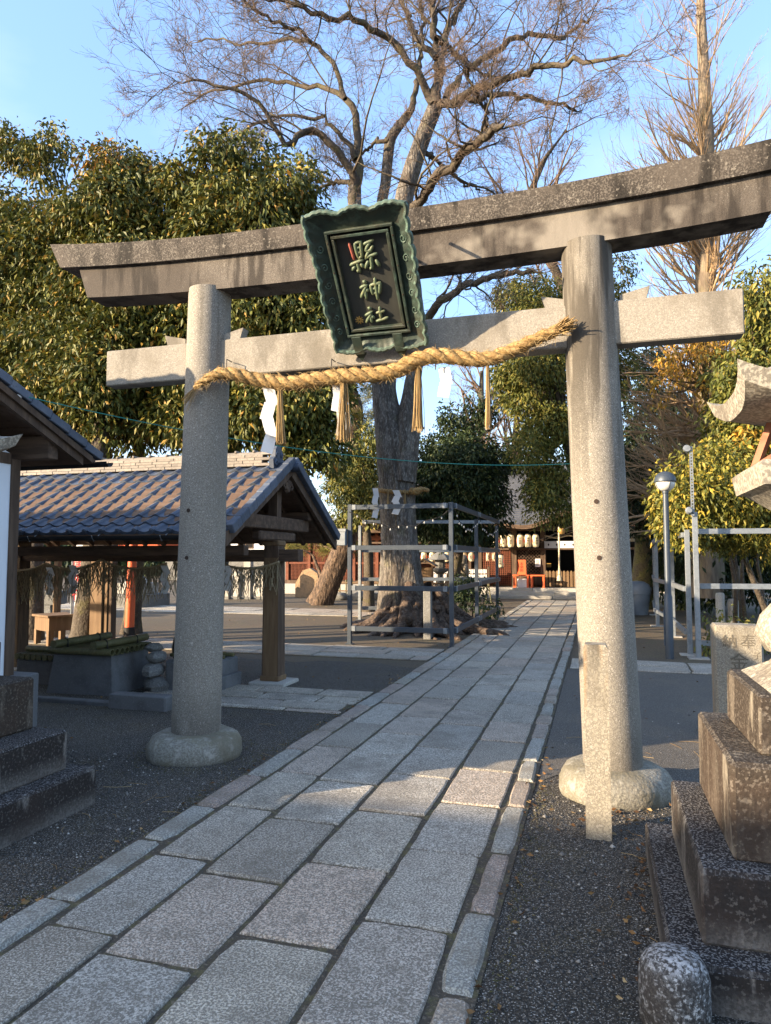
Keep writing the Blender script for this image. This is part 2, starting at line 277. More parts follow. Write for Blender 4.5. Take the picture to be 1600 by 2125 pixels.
def link(name, data, parent=None, loc=None, rot=None, label=None, cat=None, group=None, kind=None, scale=None):
    o = bpy.data.objects.new(name, data); COL.objects.link(o)
    if parent: o.parent = parent
    if loc is not None: o.location = loc
    if rot is not None: o.rotation_euler = rot
    if scale is not None: o.scale = scale
    if label: o['label'] = label
    if cat: o['category'] = cat
    if group: o['group'] = group
    if kind: o['kind'] = kind
    return o
def thing(name, label, cat, loc=(0, 0, 0), rotz=0., group=None): 
    o = link(name, None, None, loc, (0, 0, rotz), label, cat, group); o.empty_display_size = .2
    return o
def B(parent, name, mat, x0, x1, y0, y1, z0, z1, c=0., **kw):
    return MB().box(x0, x1, y0, y1, z0, z1, c).build(name, mat, parent, **kw)
def text_mesh(body, size, depth, mat, name='lettering'):
    c = bpy.data.curves.new('t', 'FONT'); c.body = body; c.size = size; c.extrude = depth; c.align_x = 'CENTER'; c.align_y = 'CENTER'; c.resolution_u = 2
    o = bpy.data.objects.new('t', c); COL.objects.link(o); bpy.context.view_layer.update()
    me = bpy.data.meshes.new_from_object(o.evaluated_get(bpy.context.evaluated_depsgraph_get())); me.name = name
    me.materials.clear(); me.materials.append(mat)
    bpy.data.objects.remove(o); bpy.data.curves.remove(c)
    return me
def np_mesh(name, V, F, mat, smooth=False):
    """V (n,3) F (m,k) arrays"""
    me = bpy.data.meshes.new(name); m, k = F.shape
    me.vertices.add(len(V)); me.vertices.foreach_set('co', np.ascontiguousarray(V, dtype=np.float32).ravel())
    me.loops.add(m * k); me.loops.foreach_set('vertex_index', np.ascontiguousarray(F, dtype=np.int32).ravel())
    me.polygons.add(m); me.polygons.foreach_set('loop_start', np.arange(0, m * k, k, dtype=np.int32))
    if smooth: me.polygons.foreach_set('use_smooth', np.ones(m, dtype=bool))
    me.update(calc_edges=True); me.validate()
    if mat: me.materials.append(mat)
    return me
def nrm(a): return a / (np.linalg.norm(a, axis=-1, keepdims=True) + 1e-9)
def tubes_np(P, Rd, n=3):
    """P (N,k,3) centre lines, Rd (N,k) radii -> V,F"""
    Nn, k, _ = P.shape
    T = np.empty_like(P); T[:, 1:-1] = P[:, 2:] - P[:, :-2]; T[:, 0] = P[:, 1] - P[:, 0]; T[:, -1] = P[:, -1] - P[:, -2]; T = nrm(T)
    ref = np.tile(np.array([.31, .17, .93]), (Nn, k, 1)); ref[np.abs((T * ref).sum(-1)) > .95] = (1, 0, 0)
    U = nrm(np.cross(T, ref)); W = np.cross(T, U)
    an = 2 * np.pi * np.arange(n) / n
    V = P[:, :, None] + Rd[:, :, None, None] * (U[:, :, None] * np.cos(an)[None, None, :, None] + W[:, :, None] * np.sin(an)[None, None, :, None])
    i = np.arange(k - 1)[:, None]; j = np.arange(n)[None]
    f = np.stack([i * n + j, i * n + (j + 1) % n, (i + 1) * n + (j + 1) % n, (i + 1) * n + j], -1).reshape(-1, 4)
    F = (f[None] + (np.arange(Nn) * k * n)[:, None, None]).reshape(-1, 4)
    return V.reshape(-1, 3), F
def merge(parts):
    V = []; F = []; o = 0
    for v, f in parts: V.append(v); F.append(f + o); o += len(v)
    return np.concatenate(V), np.concatenate(F)
def leaves_np(Pos, Dir, size, wid=.42, fold=.25, droop=.25):
    """a folded leaf (2 tris) at each Pos pointing along Dir"""
    n = len(Pos); D = nrm(Dir); rv = nrm(rng.normal(size=(n, 3))); S = nrm(np.cross(D, rv)); Nn = np.cross(S, D)
    L_ = (size * rng.uniform(.7, 1.25, n))[:, None]
    base = Pos; mid = Pos + D * L_ * .5 ; tip = Pos + D * L_ + np.array([0, 0, -1]) * L_ * droop
    l = mid + S * L_ * wid * .5 + Nn * L_ * fold * .4; r = mid - S * L_ * wid * .5 + Nn * L_ * fold * .4
    V = np.stack([base, l, tip, r], 1).reshape(-1, 3)
    f = np.array([[0, 2, 1], [0, 3, 2]])
    F = (f[None] + (np.arange(n) * 4)[:, None, None]).reshape(-1, 3)
    return V, F
# ------------------------------------------------------------------ photo pixel (1600x2125) -> world point on a plane
_mw = Euler((R(90 + 3.723), 0, R(16.666))).to_matrix()
def ray(px, py): return _mw @ Vector(((px - 800) / 1460, -(py - 1062.5) / 1460, -1))
def at(px, py, Y): d = ray(px, py); return Vector((0, 0, CAM_H)) + d * (Y / d.y)
def gd(px, py, z=0.): d = ray(px, py); return Vector((0, 0, CAM_H)) + d * ((z - CAM_H) / d.z)

# ------------------------------------------------------------------ ground
def sheet(name, mat, pts, z, kind='structure', **kw):
    return MB().add([(x, y, z) for x, y in pts], [tuple(range(len(pts)))]).build(name, mat, None, kind=kind, **kw)
sheet('ground', m_dirt, [(-400, -400), (400, -400), (400, 600), (-400, 600)], 0.)
gy = [(-9, -16), (9, -16), (9, 9.7)] + [(x, 9.9 + .12 * math.sin(x * 3.1) + .1 * math.sin(x * 7.7)) for x in np.linspace(8.8, -8.8, 60)] + [(-9, 9.7)]
sheet('gravel_yard', m_gravel, gy, .004)
ay = [(-.42, 5.05)] + [(x, 5.3 + .07 * math.sin(x * 5) + .03 * math.sin(x * 13)) for x in np.linspace(-.3, 8.6, 50)] + [(8.7, 10.24), (-.42, 10.24)]
sheet('asphalt_lane', m_asphalt, ay, .008)

# paved approach: bedding + separate slabs and kerb stones
path = B(None, 'stone_path', m_joint, -2.44, -.43, -2.2, 26.2, -.02, .012, kind='structure')
def slab(parent, x0, x1, y0, y1, z=.024, mat=m_slab, name='paving_slab', g=.011, c=.007, jit=.005):
    z += random.uniform(-.004, .005)
    hx_, hy_ = (x1 - x0) / 2 - g, (y1 - y0) / 2 - g
    if y0 < 12 and jit:                      # worn, slightly wavy outline for the stones that can be seen closely
        pts = []; c4 = [(-hx_, -hy_), (hx_, -hy_), (hx_, hy_), (-hx_, hy_)]
        for i in range(4):
            (ax, ay), (bx, by) = c4[i], c4[(i + 1) % 4]; nn = 5
            for k in range(nn):
                t = k / nn; e = .006 if k else .014; qx, qy = ax + (bx - ax) * t, ay + (by - ay) * t
                pull = random.uniform(0, 1.0) * (1.6 if random.random() < .12 else 1)
                qx -= math.copysign(e * pull, qx) if abs(abs(qx) - hx_) < .01 else 0; qy -= math.copysign(e * pull, qy) if abs(abs(qy) - hy_) < .01 else 0
                pts.append((qx, qy))
        n = len(pts); r0 = [(x * (1 - c / hx_), y * (1 - c / hy_), random.uniform(-.002, .001)) for x, y in pts]; r1 = [(x, y, -c * random.uniform(.7, 1.6)) for x, y in pts]; r2 = [(x, y, -.06) for x, y in pts]
        mb = MB().add(r0 + r1 + r2, [tuple(range(n))] + [(k * n + n + i, k * n + n + (i + 1) % n, k * n + (i + 1) % n, k * n + i) for k in range(2) for i in range(n)])
    else:
        mb = MB().box(-hx_, hx_, -hy_, hy_, -.06, 0, c, jit=jit)
    return mb.build(name, mat, parent, loc=((x0 + x1) / 2, (y0 + y1) / 2, z), rot=(random.uniform(-.005, .005), random.uniform(-.008, .008), random.uniform(-.008, .008)))
cols = [-2.235, -1.885, -1.44, -.99, -.583]
first = [2.57, 2.41, 2.68, 2.25]
for c in range(4):
    y = first[c] - .735 * 5
    while y < 26.0:
        l = random.uniform(.70, .775) if y < 5 else random.uniform(.58, .92)
        slab(path, cols[c], cols[c + 1], y, min(y + l, 26.2)); y += l
for (x0, x1, lo, hi) in ((-2.43, -2.245, .42, .8), (-.578, -.43, .34, .72)):
    y = -2.
    while y < 26.0:
        l = random.uniform(lo, hi)
        slab(path, x0 + random.uniform(-.012, .008), x1 + random.uniform(-.008, .012), y, min(y + l, 26.2), .028, m_kerb, 'kerb_stone', c=.016, jit=.006); y += l
def cross(name, x0, x1, ys, lo, hi, z=.02, mat=m_slab):
    p = B(None, name, m_joint, x0, x1, ys[0], ys[-1], -.03, z - .012, kind='structure')
    for a, b in zip(ys[:-1], ys[1:]):
        x = x0 + random.uniform(-.3, 0)
        while x < x1 - .1:
            l = random.uniform(lo, hi); slab(p, max(x, x0), min(x + l, x1), a, b, z, mat); x += l
    return p
cross('side_path_by_pavilion', -5.0, -2.46, [6.62, 6.74, 7.08, 7.42, 7.78], .55, .95)
cross('side_path_across_yard', -14, -2.46, [10.4, 10.85, 11.3, 11.75], .7, 1.15)
cross('side_path_right', -.40, 8, [10.26, 10.36, 10.75, 11.25], .7, 1.1, mat=m_slab)
cross('side_path_far', -19, -5.9, [17.6, 18.4, 19.2, 19.9], .9, 1.5)

# ------------------------------------------------------------------ torii
TX, TY = -1.5, 5.0
torii = thing('torii_gate', 'tall grey granite torii gate with dark weathered top beam over the stone path', 'torii gate', (TX, TY, 0))
for xb, xt in ((-3.065, -3.0), (.085, -.03)):
    mb = MB(); n = 56
    zs = [.06, .4, .9, 1.4, 1.9, 2.4, 2.9, 3.4, 3.73]
    mb.tube([(xb + (xt - xb) * z / 3.7 - TX, 0, z) for z in zs], [.192 - .021 * z / 3.7 for z in zs], n)
    p = mb.build('pillar', m_granite if xb < 0 else m_granite_r, torii, smooth=True)
    ph = random.uniform(0, 6)
    pb = MB().lathe([(.355, -.03), (.368, .04), (.360, .10), (.33, .155), (.27, .185), (.15, .195)], 48, (xb - TX, 0, 0), wob=lambda a, z: 1 + .022 * math.sin(3 * a + ph) + .014 * math.sin(7 * a + ph + 9 * z) + .008 * math.sin(17 * a + 25 * z)).build('pillar_base', m_granite_base, torii, smooth='all')
    for zz in (1.92, 1.55):       # rusted iron plugs on the front of each pillar
        MB().lathe([(.016, 0), (.014, .012)], 10, (0, 0, 0), ax='y').build('iron_plug', m_rust, p, loc=(xb + (xt - xb) * zz / 3.7 - TX - .02, -.196 + .021 * zz / 3.7, zz))
nuki = B(torii, 'tie_beam', m_nuki, -3.94 - TX, .945 - TX, -.07, .07, 2.995, 3.295, .008)
for xp in (-3.03, .02):
    for s in (-1, 1):
        a, b = xp - TX + s * .165, xp - TX + s * .36
        poly = [(a, 3.29), (b - s * .03, 3.29), (b, 3.385), (a, 3.34)]
        if s < 0: poly = poly[::-1]
        MB().prism(poly, 'y', -.045, .045).build('wedge', m_nuki, torii)
def zc(x): return .105 * abs(x / 2.9) ** 2.6
def sweep(name, mat, sec_fn, xa, n=60):
    P = []
    for i in range(n + 1):
        t = -1 + 2 * i / n; P.append([Vector(q) for q in sec_fn(t)])
    k = len(P[0]); mb = MB(); mb.v = [tuple(p) for row in P for p in row]
    mb.f = [(i * k + j, (i + 1) * k + j, (i + 1) * k + (j + 1) % k, i * k + (j + 1) % k) for i in range(n) for j in range(k)] + [tuple(range(k)), tuple(range((n + 1) * k - 1, n * k - 1, -1))]
    return mb.build(name, mat, torii, smooth=True)
def sec_sh(t):
    xt, xb = 2.70 * t, 2.61 * t
    return [(xb, -.12, 3.68 + zc(xb)), (xb, .12, 3.68 + zc(xb)), (xt, .125, 3.945 + zc(xt)), (xt, -.125, 3.945 + zc(xt))]
def sec_ka(t):
    xt, xb = 2.95 * t, 2.86 * t
    return [(xb, -.165, 3.932 + zc(xb)), (xb, .165, 3.932 + zc(xb)), (xt, .19, 4.09 + 1.35 * zc(xt)), (xt, .05, 4.14 + 1.35 * zc(xt)), (xt, -.05, 4.14 + 1.35 * zc(xt)), (xt, -.19, 4.09 + 1.35 * zc(xt))]
sweep('lower_lintel', m_shimaki, sec_sh, 2.7); sweep('top_lintel', m_kasagi, sec_ka, 2.95)

# ------------------------------------------------------------------ plaque on the torii
PO = Vector((-1.48, 4.556, 3.465)); pv = Vector((0, -.6457, .7636)); pn = Vector((0, -.7636, -.6457))
plq = thing('shrine_plaque', 'dark green bronze shrine plaque with raised characters hung at the centre of the torii', 'plaque', PO)
plq.rotation_euler = Matrix((Vector((1, 0, 0)), pv, pn)).transposed().to_euler()
B(plq, 'panel', m_panel, -.195, .195, -.335, .335, -.05, -.022)
def frame(name, w, h, t, z0, z1, mat):
    mb = MB()
    mb.box(-w, w, h - t, h, z0, z1, .004); mb.box(-w, w, -h, -h + t, z0, z1, .004)
    mb.box(-w, -w + t, -h + t, h - t, z0, z1 - .001, .004); mb.box(w - t, w, -h + t, h - t, z0, z1 - .001, .004)
    return mb.build(name, mat, plq)
fi = frame('inner_moulding', .205, .343, .022, -.022, .022, m_copper); fo = frame('outer_moulding', .24, .378, .020, -.03, .03, m_copper)
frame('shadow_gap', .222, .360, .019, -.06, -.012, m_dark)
for x in (-.23, .23):
    for y in (-.3, -.1, .1, .3): MB().lathe([(.006, 0), (.004, .004)], 8, (x, y, .03)).build('rivet', m_rust, fo)
def border(name, pts_in, pts_out, h_in, h_out, nseg, wav, th=.022):
    """flared scalloped board between an inner and an outer edge"""
    mb = MB(); top = []; A, Bq = Vector((*pts_in[0], 0)), Vector((*pts_in[1], 0)); Cq, D = Vector((*pts_out[0], 0)), Vector((*pts_out[1], 0))
    out = (Cq + D - A - Bq).normalized()
    for i in range(nseg + 1):
        t = i / nseg; a = A.lerp(Bq, t); b = Cq.lerp(D, t) + out * wav(t); row = []
        for k in range(5):
            q = k / 4; row.append((a.x + (b.x - a.x) * q, a.y + (b.y - a.y) * q, h_in + (h_out - h_in) * q ** 1.6))
        top.append(row)
    n = nseg + 1
    mb.grid(top); mb.grid([[(p[0], p[1], p[2] - th) for p in r][::-1] for r in top])
    o = mb.build(name, m_copper, plq, smooth=True)
    rim = MB(); rim.tube([Vector(r[-1]) - Vector((0, 0, th / 2)) for r in top], .017, 8, flat=1.0)
    rim.build('scalloped_rim', m_copperl, o, smooth=True)
    return o
sv = lambda k, a: (lambda t: a * (abs(math.sin(k * math.pi * t)) - .5) + a * .5 * math.sin(2 * math.pi * t * 2))
border('border_board', ((-.24, .378), (-.24, -.378)), ((-.352, .50), (-.34, -.475)), .0, .055, 66, sv(11, .013))
border('border_board', ((.24, -.378), (.24, .378)), ((.34, -.475), (.352, .50)), .0, .055, 66, sv(11, .013))
border('border_board', ((.24, .378), (-.24, .378)), ((.352, .50), (-.352, .50)), .0, .050, 56, lambda t: -.022 + .028 * abs(math.sin(math.pi * t * 3)) + .006 * abs(math.sin(14 * math.pi * t)))
border('border_board', ((-.24, -.378), (.24, -.378)), ((-.34, -.475), (.34, -.475)), .0, .05, 56, lambda t: -.02 + .028 * abs(math.sin(math.pi * t * 3)) + .006 * abs(math.sin(14 * math.pi * t)))
for s in (-1, 1):          # relief scrolls on the side boards
    for i, y in enumerate((.27, .14, .02, -.10, -.22, -.33)):
        mb = MB(); sp = []
        for k in range(22):
            a = k / 21 * 2.6 * math.pi; r = .030 * (1 - k / 26)
            sp.append((s * (.292 + r * math.cos(a) * .8), y + r * math.sin(a) * (1 if i % 2 else -1), .014 + .5 * r * math.cos(a) * .55 + .006))
        mb.tube(sp, .0045, 5).build('scroll', m_copperl, plq, smooth=True)
for x in (-.165, .145):
    mb = MB(); mb.box(-.035, .035, -.5, -.36, .062, .070, .002); mb.build('bracket_strap', m_copper, plq, loc=(x, .0, .018), rot=(R(4), 0, 0))
    mb = MB(); mb.prism([(-.05, -.50), (.0, -.565), (.05, -.50)], 'z', .0, .012); mb.build('bracket_point', m_copper, plq, loc=(x, 0, .02))
def strokes(name, sl, mat, w=.0135, z=-.020, h=1.0):
    mb = MB()
    for st in sl:
        ww = w
        if isinstance(st[-1], float): ww = st[-1]; st = st[:-1]
        pts = []
        for a, b in zip(st[:-1], st[1:]):
            for k in range(3): pts.append((a[0] + (b[0] - a[0]) * k / 3, a[1] + (b[1] - a[1]) * k / 3, z))
        pts.append((*st[-1], z)); n = len(pts)
        # rounded ends: taper
        rad = [ww * (.75 if i in (0, n - 1) else 1) for i in range(n)]
        d0 = (Vector(pts[0]) - Vector(pts[1])).normalized(); d1 = (Vector(pts[-1]) - Vector(pts[-2])).normalized()
        pts = [tuple(Vector(pts[0]) + d0 * ww * .5)] + pts + [tuple(Vector(pts[-1]) + d1 * ww * .6)]; rad = [ww * .3] + rad + [ww * .25]
        o = len(mb.v); mb.tube(pts, rad, 8)
        for i in range(o, len(mb.v)):
            p = mb.v[i]; mb.v[i] = (p[0], p[1], z + (p[2] - z) * h + .012)
    return mb.build(name, mat, plq, smooth='all')
strokes('raised_character', [[(-.05, .272), (-.050, .225), (-.044, .173)], [(-.048, .273), (-.007, .278), (-.014, .225), (-.018, .178)], [(-.045, .24), (-.012, .24), .010], [(-.046, .208), (-.016, .207), .010], [(-.044, .173), (-.018, .176)],
   [(-.113, .132), (-.075, .142), (-.019, .155)], [(-.062, .147), (-.057, .105), (-.057, .080), (-.072, .092)], [(-.081, .118), (-.104, .098)], [(-.036, .132), (-.024, .108)],
   [(.012, .258), (.045, .268), (.079, .276)], [(.055, .262), (.034, .24), (.018, .218), (.045, .205), (.069, .238)], [(.052, .222), (.028, .195), (.006, .166), (.045, .178), (.088, .186)], [(.045, .176), (.04, .13), (.037, .088), (.025, .098)], [(.018, .142), (-.009, .100)], [(.074, .142), (.093, .104)]], m_char)
strokes('red_stroke', [[(-.090, .276), (-.084, .23), (-.078, .166), .0115]], m_redp)
strokes('raised_character', [[(-.046, .010), (-.030, .002)], [(-.075, -.032), (-.026, -.018), (-.055, -.06), (-.083, -.098)], [(-.044, -.045), (-.046, -.112)], [(-.034, -.045), (-.022, -.062)], [(.000, -.022), (.006, -.088)], [(.002, -.022), (.074, -.013), (.064, -.05), (.054, -.086)], [(.005, -.051), (.062, -.046), .010], [(.006, -.082), (.052, -.078), .010], [(.040, .020), (.038, -.05), (.034, -.126)]], m_char)
strokes('raised_character', [[(-.048, -.180), (-.032, -.190)], [(-.080, -.234), (-.024, -.212), (-.055, -.25), (-.083, -.284)], [(-.046, -.240), (-.042, -.288)], [(-.034, -.240), (-.020, -.258)], [(.006, -.224), (.064, -.216)], [(.034, -.186), (.030, -.274)], [(-.006, -.284), (.040, -.276), (.081, -.266)]], m_char, w=.0125)
mb = MB()
for k in range(9):
    a = k * .7; mb.tube([(-.137 + .006 * math.cos(a), -.268 + .006 * math.sin(a), -.02), (-.137 + .032 * math.cos(a), -.268 + .030 * math.sin(a), -.016)], [.007, .004], 6)
mb.build('gold_crest', m_gold, plq)
for x in (-.2, .2): MB().tube([(x, .3, -.03), (x, .36, -.2), (x, .30, -.36)], .012, 8).build('hanging_rod', m_iron, plq)

# ------------------------------------------------------------------ sacred straw rope
RP = [(404, 803, 4.79, .018), (425, 790, 4.775, .036), (455, 775, 4.775, .046), (490, 777, 4.80, .052), (540, 788, 4.845, .056), (600, 795, 4.85, .058), (660, 787, 4.85, .060), (720, 780, 4.85, .062), (780, 777, 4.85, .062), (825, 768, 4.85, .062), (862, 748, 4.84, .062), (905, 738, 4.84, .060), (960, 743, 4.85, .058), (1010, 745, 4.85, .056), (1060, 728, 4.84, .052), (1105, 707, 4.82, .047), (1140, 692, 4.80, .043), (1160, 683, 4.79, .040)]
rp0 = [at(x, y, Y) for x, y, Y, r in RP]; rr0 = [q[3] * .88 for q in RP]
rope = thing('sacred_rope', 'thick twisted straw rope slung across the torii below the plaque', 'straw rope', rp0[8])
def resample(pts, vals, n):
    d = [0]
    for a, b in zip(pts[:-1], pts[1:]): d.append(d[-1] + (b - a).length)
    out = []; ov = []
    for i in range(n):
        s = d[-1] * i / (n - 1); k = max(0, min(len(pts) - 2, next((j for j in range(len(d) - 1) if d[j + 1] >= s), len(pts) - 2)))
        t = (s - d[k]) / max(1e-6, d[k + 1] - d[k]); t2 = t
        p0, p1, p2, p3 = pts[max(k - 1, 0)], pts[k], pts[k + 1], pts[min(k + 2, len(pts) - 1)]
        out.append(.5 * ((2 * p1) + (p2 - p0) * t2 + (2 * p0 - 5 * p1 + 4 * p2 - p3) * t2 ** 2 + (3 * p1 - p0 - 3 * p2 + p3) * t2 ** 3)); ov.append(vals[k] + (vals[k + 1] - vals[k]) * t)
    return out, ov, d[-1]
def twisted(root, pts, rads, n, pitch, strands=3, mat=m_straw, hairs=900, hl=.06, nm='strand'):
    P, Rr, Ltot = resample(pts, rads, n); o = root.location; paths = []
    for s in range(strands):
        q = []; qr = []
        for i in range(n):
            tg = (P[min(i + 1, n - 1)] - P[max(i - 1, 0)]).normalized(); u = tg.cross(Vector((0, 0, 1))).normalized(); w = tg.cross(u)
            a = 2 * math.pi * (s / strands) + 2 * math.pi * Ltot * i / (n - 1) / pitch
            q.append(P[i] + (u * math.cos(a) + w * math.sin(a)) * Rr[i] * .52 - o); qr.append(Rr[i] * .60)
        MB().tube(q, qr, 9).build(nm, mat, root, smooth='all'); paths.append((q, qr))
    H = []; 
    for k in range(hairs):
        q, qr = random.choice(paths); i = random.randrange(2, n - 2); d = (q[i + 1] - q[i]).normalized()
        off = Vector(np.random.default_rng(k).normal(size=3)); off = (off - d * off.dot(d)).normalized()
        st = q[i] + off * qr[i] * .95; dr = (d * random.choice((-1, 1)) * random.uniform(.5, 1.6) + off * random.uniform(.15, 1.0) + Vector((0, 0, random.uniform(-.5, .15)))).normalized(); l = hl * random.uniform(.4, 1.5)
        H.append([st, st + dr * l * .5, st + dr * l + Vector((0, 0, -.15 * l))])
    H = np.array([[tuple(p) for p in h] for h in H]); V, F = tubes_np(H, np.tile(np.array([.0018, .0015, .0008]), (len(H), 1)))
    link('loose_straw', np_mesh('loose_straw', V, F, m_hair), root, kind='stuff')
twisted(rope, rp0, rr0, 170, .30, 3, hairs=3000, hl=.042)
def bundle(parent, name, top, h, n, spread, rad=.0022, mat=m_hair, o=Vector(), lean=(0, 0), cut=.08, tight=.25):
    a = rng.uniform(0, 2 * np.pi, n); r = np.sqrt(rng.uniform(0, 1, n)) * spread
    dx, dy = np.cos(a) * r, np.sin(a) * r; hh = h * rng.uniform(1 - cut, 1.0, n); t = np.linspace(0, 1, 4)[None]
    P = np.zeros((n, 4, 3)); g = tight + (1 - tight) * t
    P[:, :, 0] = top[0] + dx[:, None] * g + lean[0] * t; P[:, :, 1] = top[1] + dy[:, None] * g + lean[1] * t; P[:, :, 2] = top[2] - hh[:, None] * t
    P[:, 1:, :2] += rng.normal(0, spread * .06, (n, 3, 2))
    V, F = tubes_np(P, np.full((n, 4), rad)); return link(name, np_mesh(name, V - np.array(o), F, mat), parent)
for px, py, yb, sp in ((580, 800, 925, .038), (714, 790, 918, .06), (868, 770, 897, .05), (1012, 755, 892, .026)):
    t = at(px, py - 22, 4.85); bt = at(px, yb, 4.85); bundle(rope, 'straw_tassel', t, t.z - bt.z, 85, sp, .0024, o=rope.location, lean=(.02 if px == 580 else 0, 0))
    MB().lathe([(.012, -.01), (.016, 0), (.012, .01)], 10, Vector((t.x, t.y, t.z - .07)) - rope.location).build('tassel_binding', m_straw, rope, smooth=True)
# the cut bushy right end and the thin frayed left end
e = rp0[-1]; tg = (rp0[-1] - rp0[-2]).normalized(); n = 260
P = np.zeros((n, 4, 3)); rad = rng.normal(size=(n, 3)) * .020; 
for k in range(4): P[:, k] = np.array(e - tg * .05) + np.array(tg) * (k / 3 * .12) * rng.uniform(.8, 1.1, (n, 1)) + rad * (.55 + .45 * k / 3 + (.25 if k == 3 else 0))
V, F = tubes_np(P, np.full((n, 4), .003)); link('cut_end', np_mesh('cut_end', V - np.array(rope.location), F, m_hair), rope)
e = rp0[0]; n = 40; P = np.zeros((n, 4, 3)); rad = rng.normal(size=(n, 3)) * np.array([.018, .006, .018])
for k in range(4): P[:, k] = np.array(e) + np.array([.04, -.004, .02]) + np.array([-.035, -.008, -.045]) * k + rad * k / 2.2
V, F = tubes_np(P, np.full((n, 4), .0017)); link('frayed_end', np_mesh('frayed_end', V - np.array(rope.location), F, m_hair), rope)
for px in (473, 690, 905): 
    t = at(px, 760, 4.86); MB().tube([Vector((0, .06, .05)), Vector((0, -.02, .05)), Vector((0, -.02, -.03))], .004, 6).build('iron_hook', m_iron, torii, loc=t - torii.location)

def shide(label, top, w, h, n=4, yaw=0., tilt=.12, group='folded paper streamers on the torii rope', first=1.0, name='paper_streamer', sway=.35):
    o = link(name, None, None, top, (0, 0, yaw), label, 'paper streamer', group); x = 0; z = 0; hh = h / n
    for i in range(n):
        s = 1 if i % 2 == 0 else -1; mb = MB(); dx = s * w * sway; T = .0012; yy = .012 * i * (1 if i % 2 else -.4)
        ww = w * (first if i == 0 else 1)
        pts = [(x - ww / 2, yy, z), (x + ww / 2, yy, z), (x + ww / 2 + dx, yy + tilt * hh * s, z - hh * 1.25), (x - ww / 2 + dx, yy + tilt * hh * s, z - hh * 1.05)]
        mid = [((pts[0][0] + pts[3][0]) / 2, (pts[0][1] + pts[3][1]) / 2 - .006, (pts[0][2] + pts[3][2]) / 2), ((pts[1][0] + pts[2][0]) / 2, (pts[1][1] + pts[2][1]) / 2 + .004, (pts[1][2] + pts[2][2]) / 2)]
        P = [[pts[0], pts[1]], [mid[0], mid[1]], [pts[3], pts[2]]]
        mb.grid(P); mb.grid([[(p[0], p[1] + T, p[2]) for p in r][::-1] for r in P]); mb.build('paper_fold', m_paper, o)
        x += dx * .55; z -= hh
    return o
SG = 'folded paper streamers on the torii rope'
shide('long zigzag white paper streamer at the left end of the torii rope', at(556, 800, 4.87), .095, .50, 4, .1)
shide('short white paper streamer beside the straw tassel left of the plaque centre', at(699, 795, 4.88), .075, .20, 2, .2, sway=.15)
shide('short white paper streamer under the rope right of the plaque', at(921, 762, 4.88), .085, .20, 2, -.15, sway=.2)
shide('crumpled white paper streamer hidden behind the second straw tassel', at(712, 855, 4.90), .10, .17, 2, .2, sway=.1)

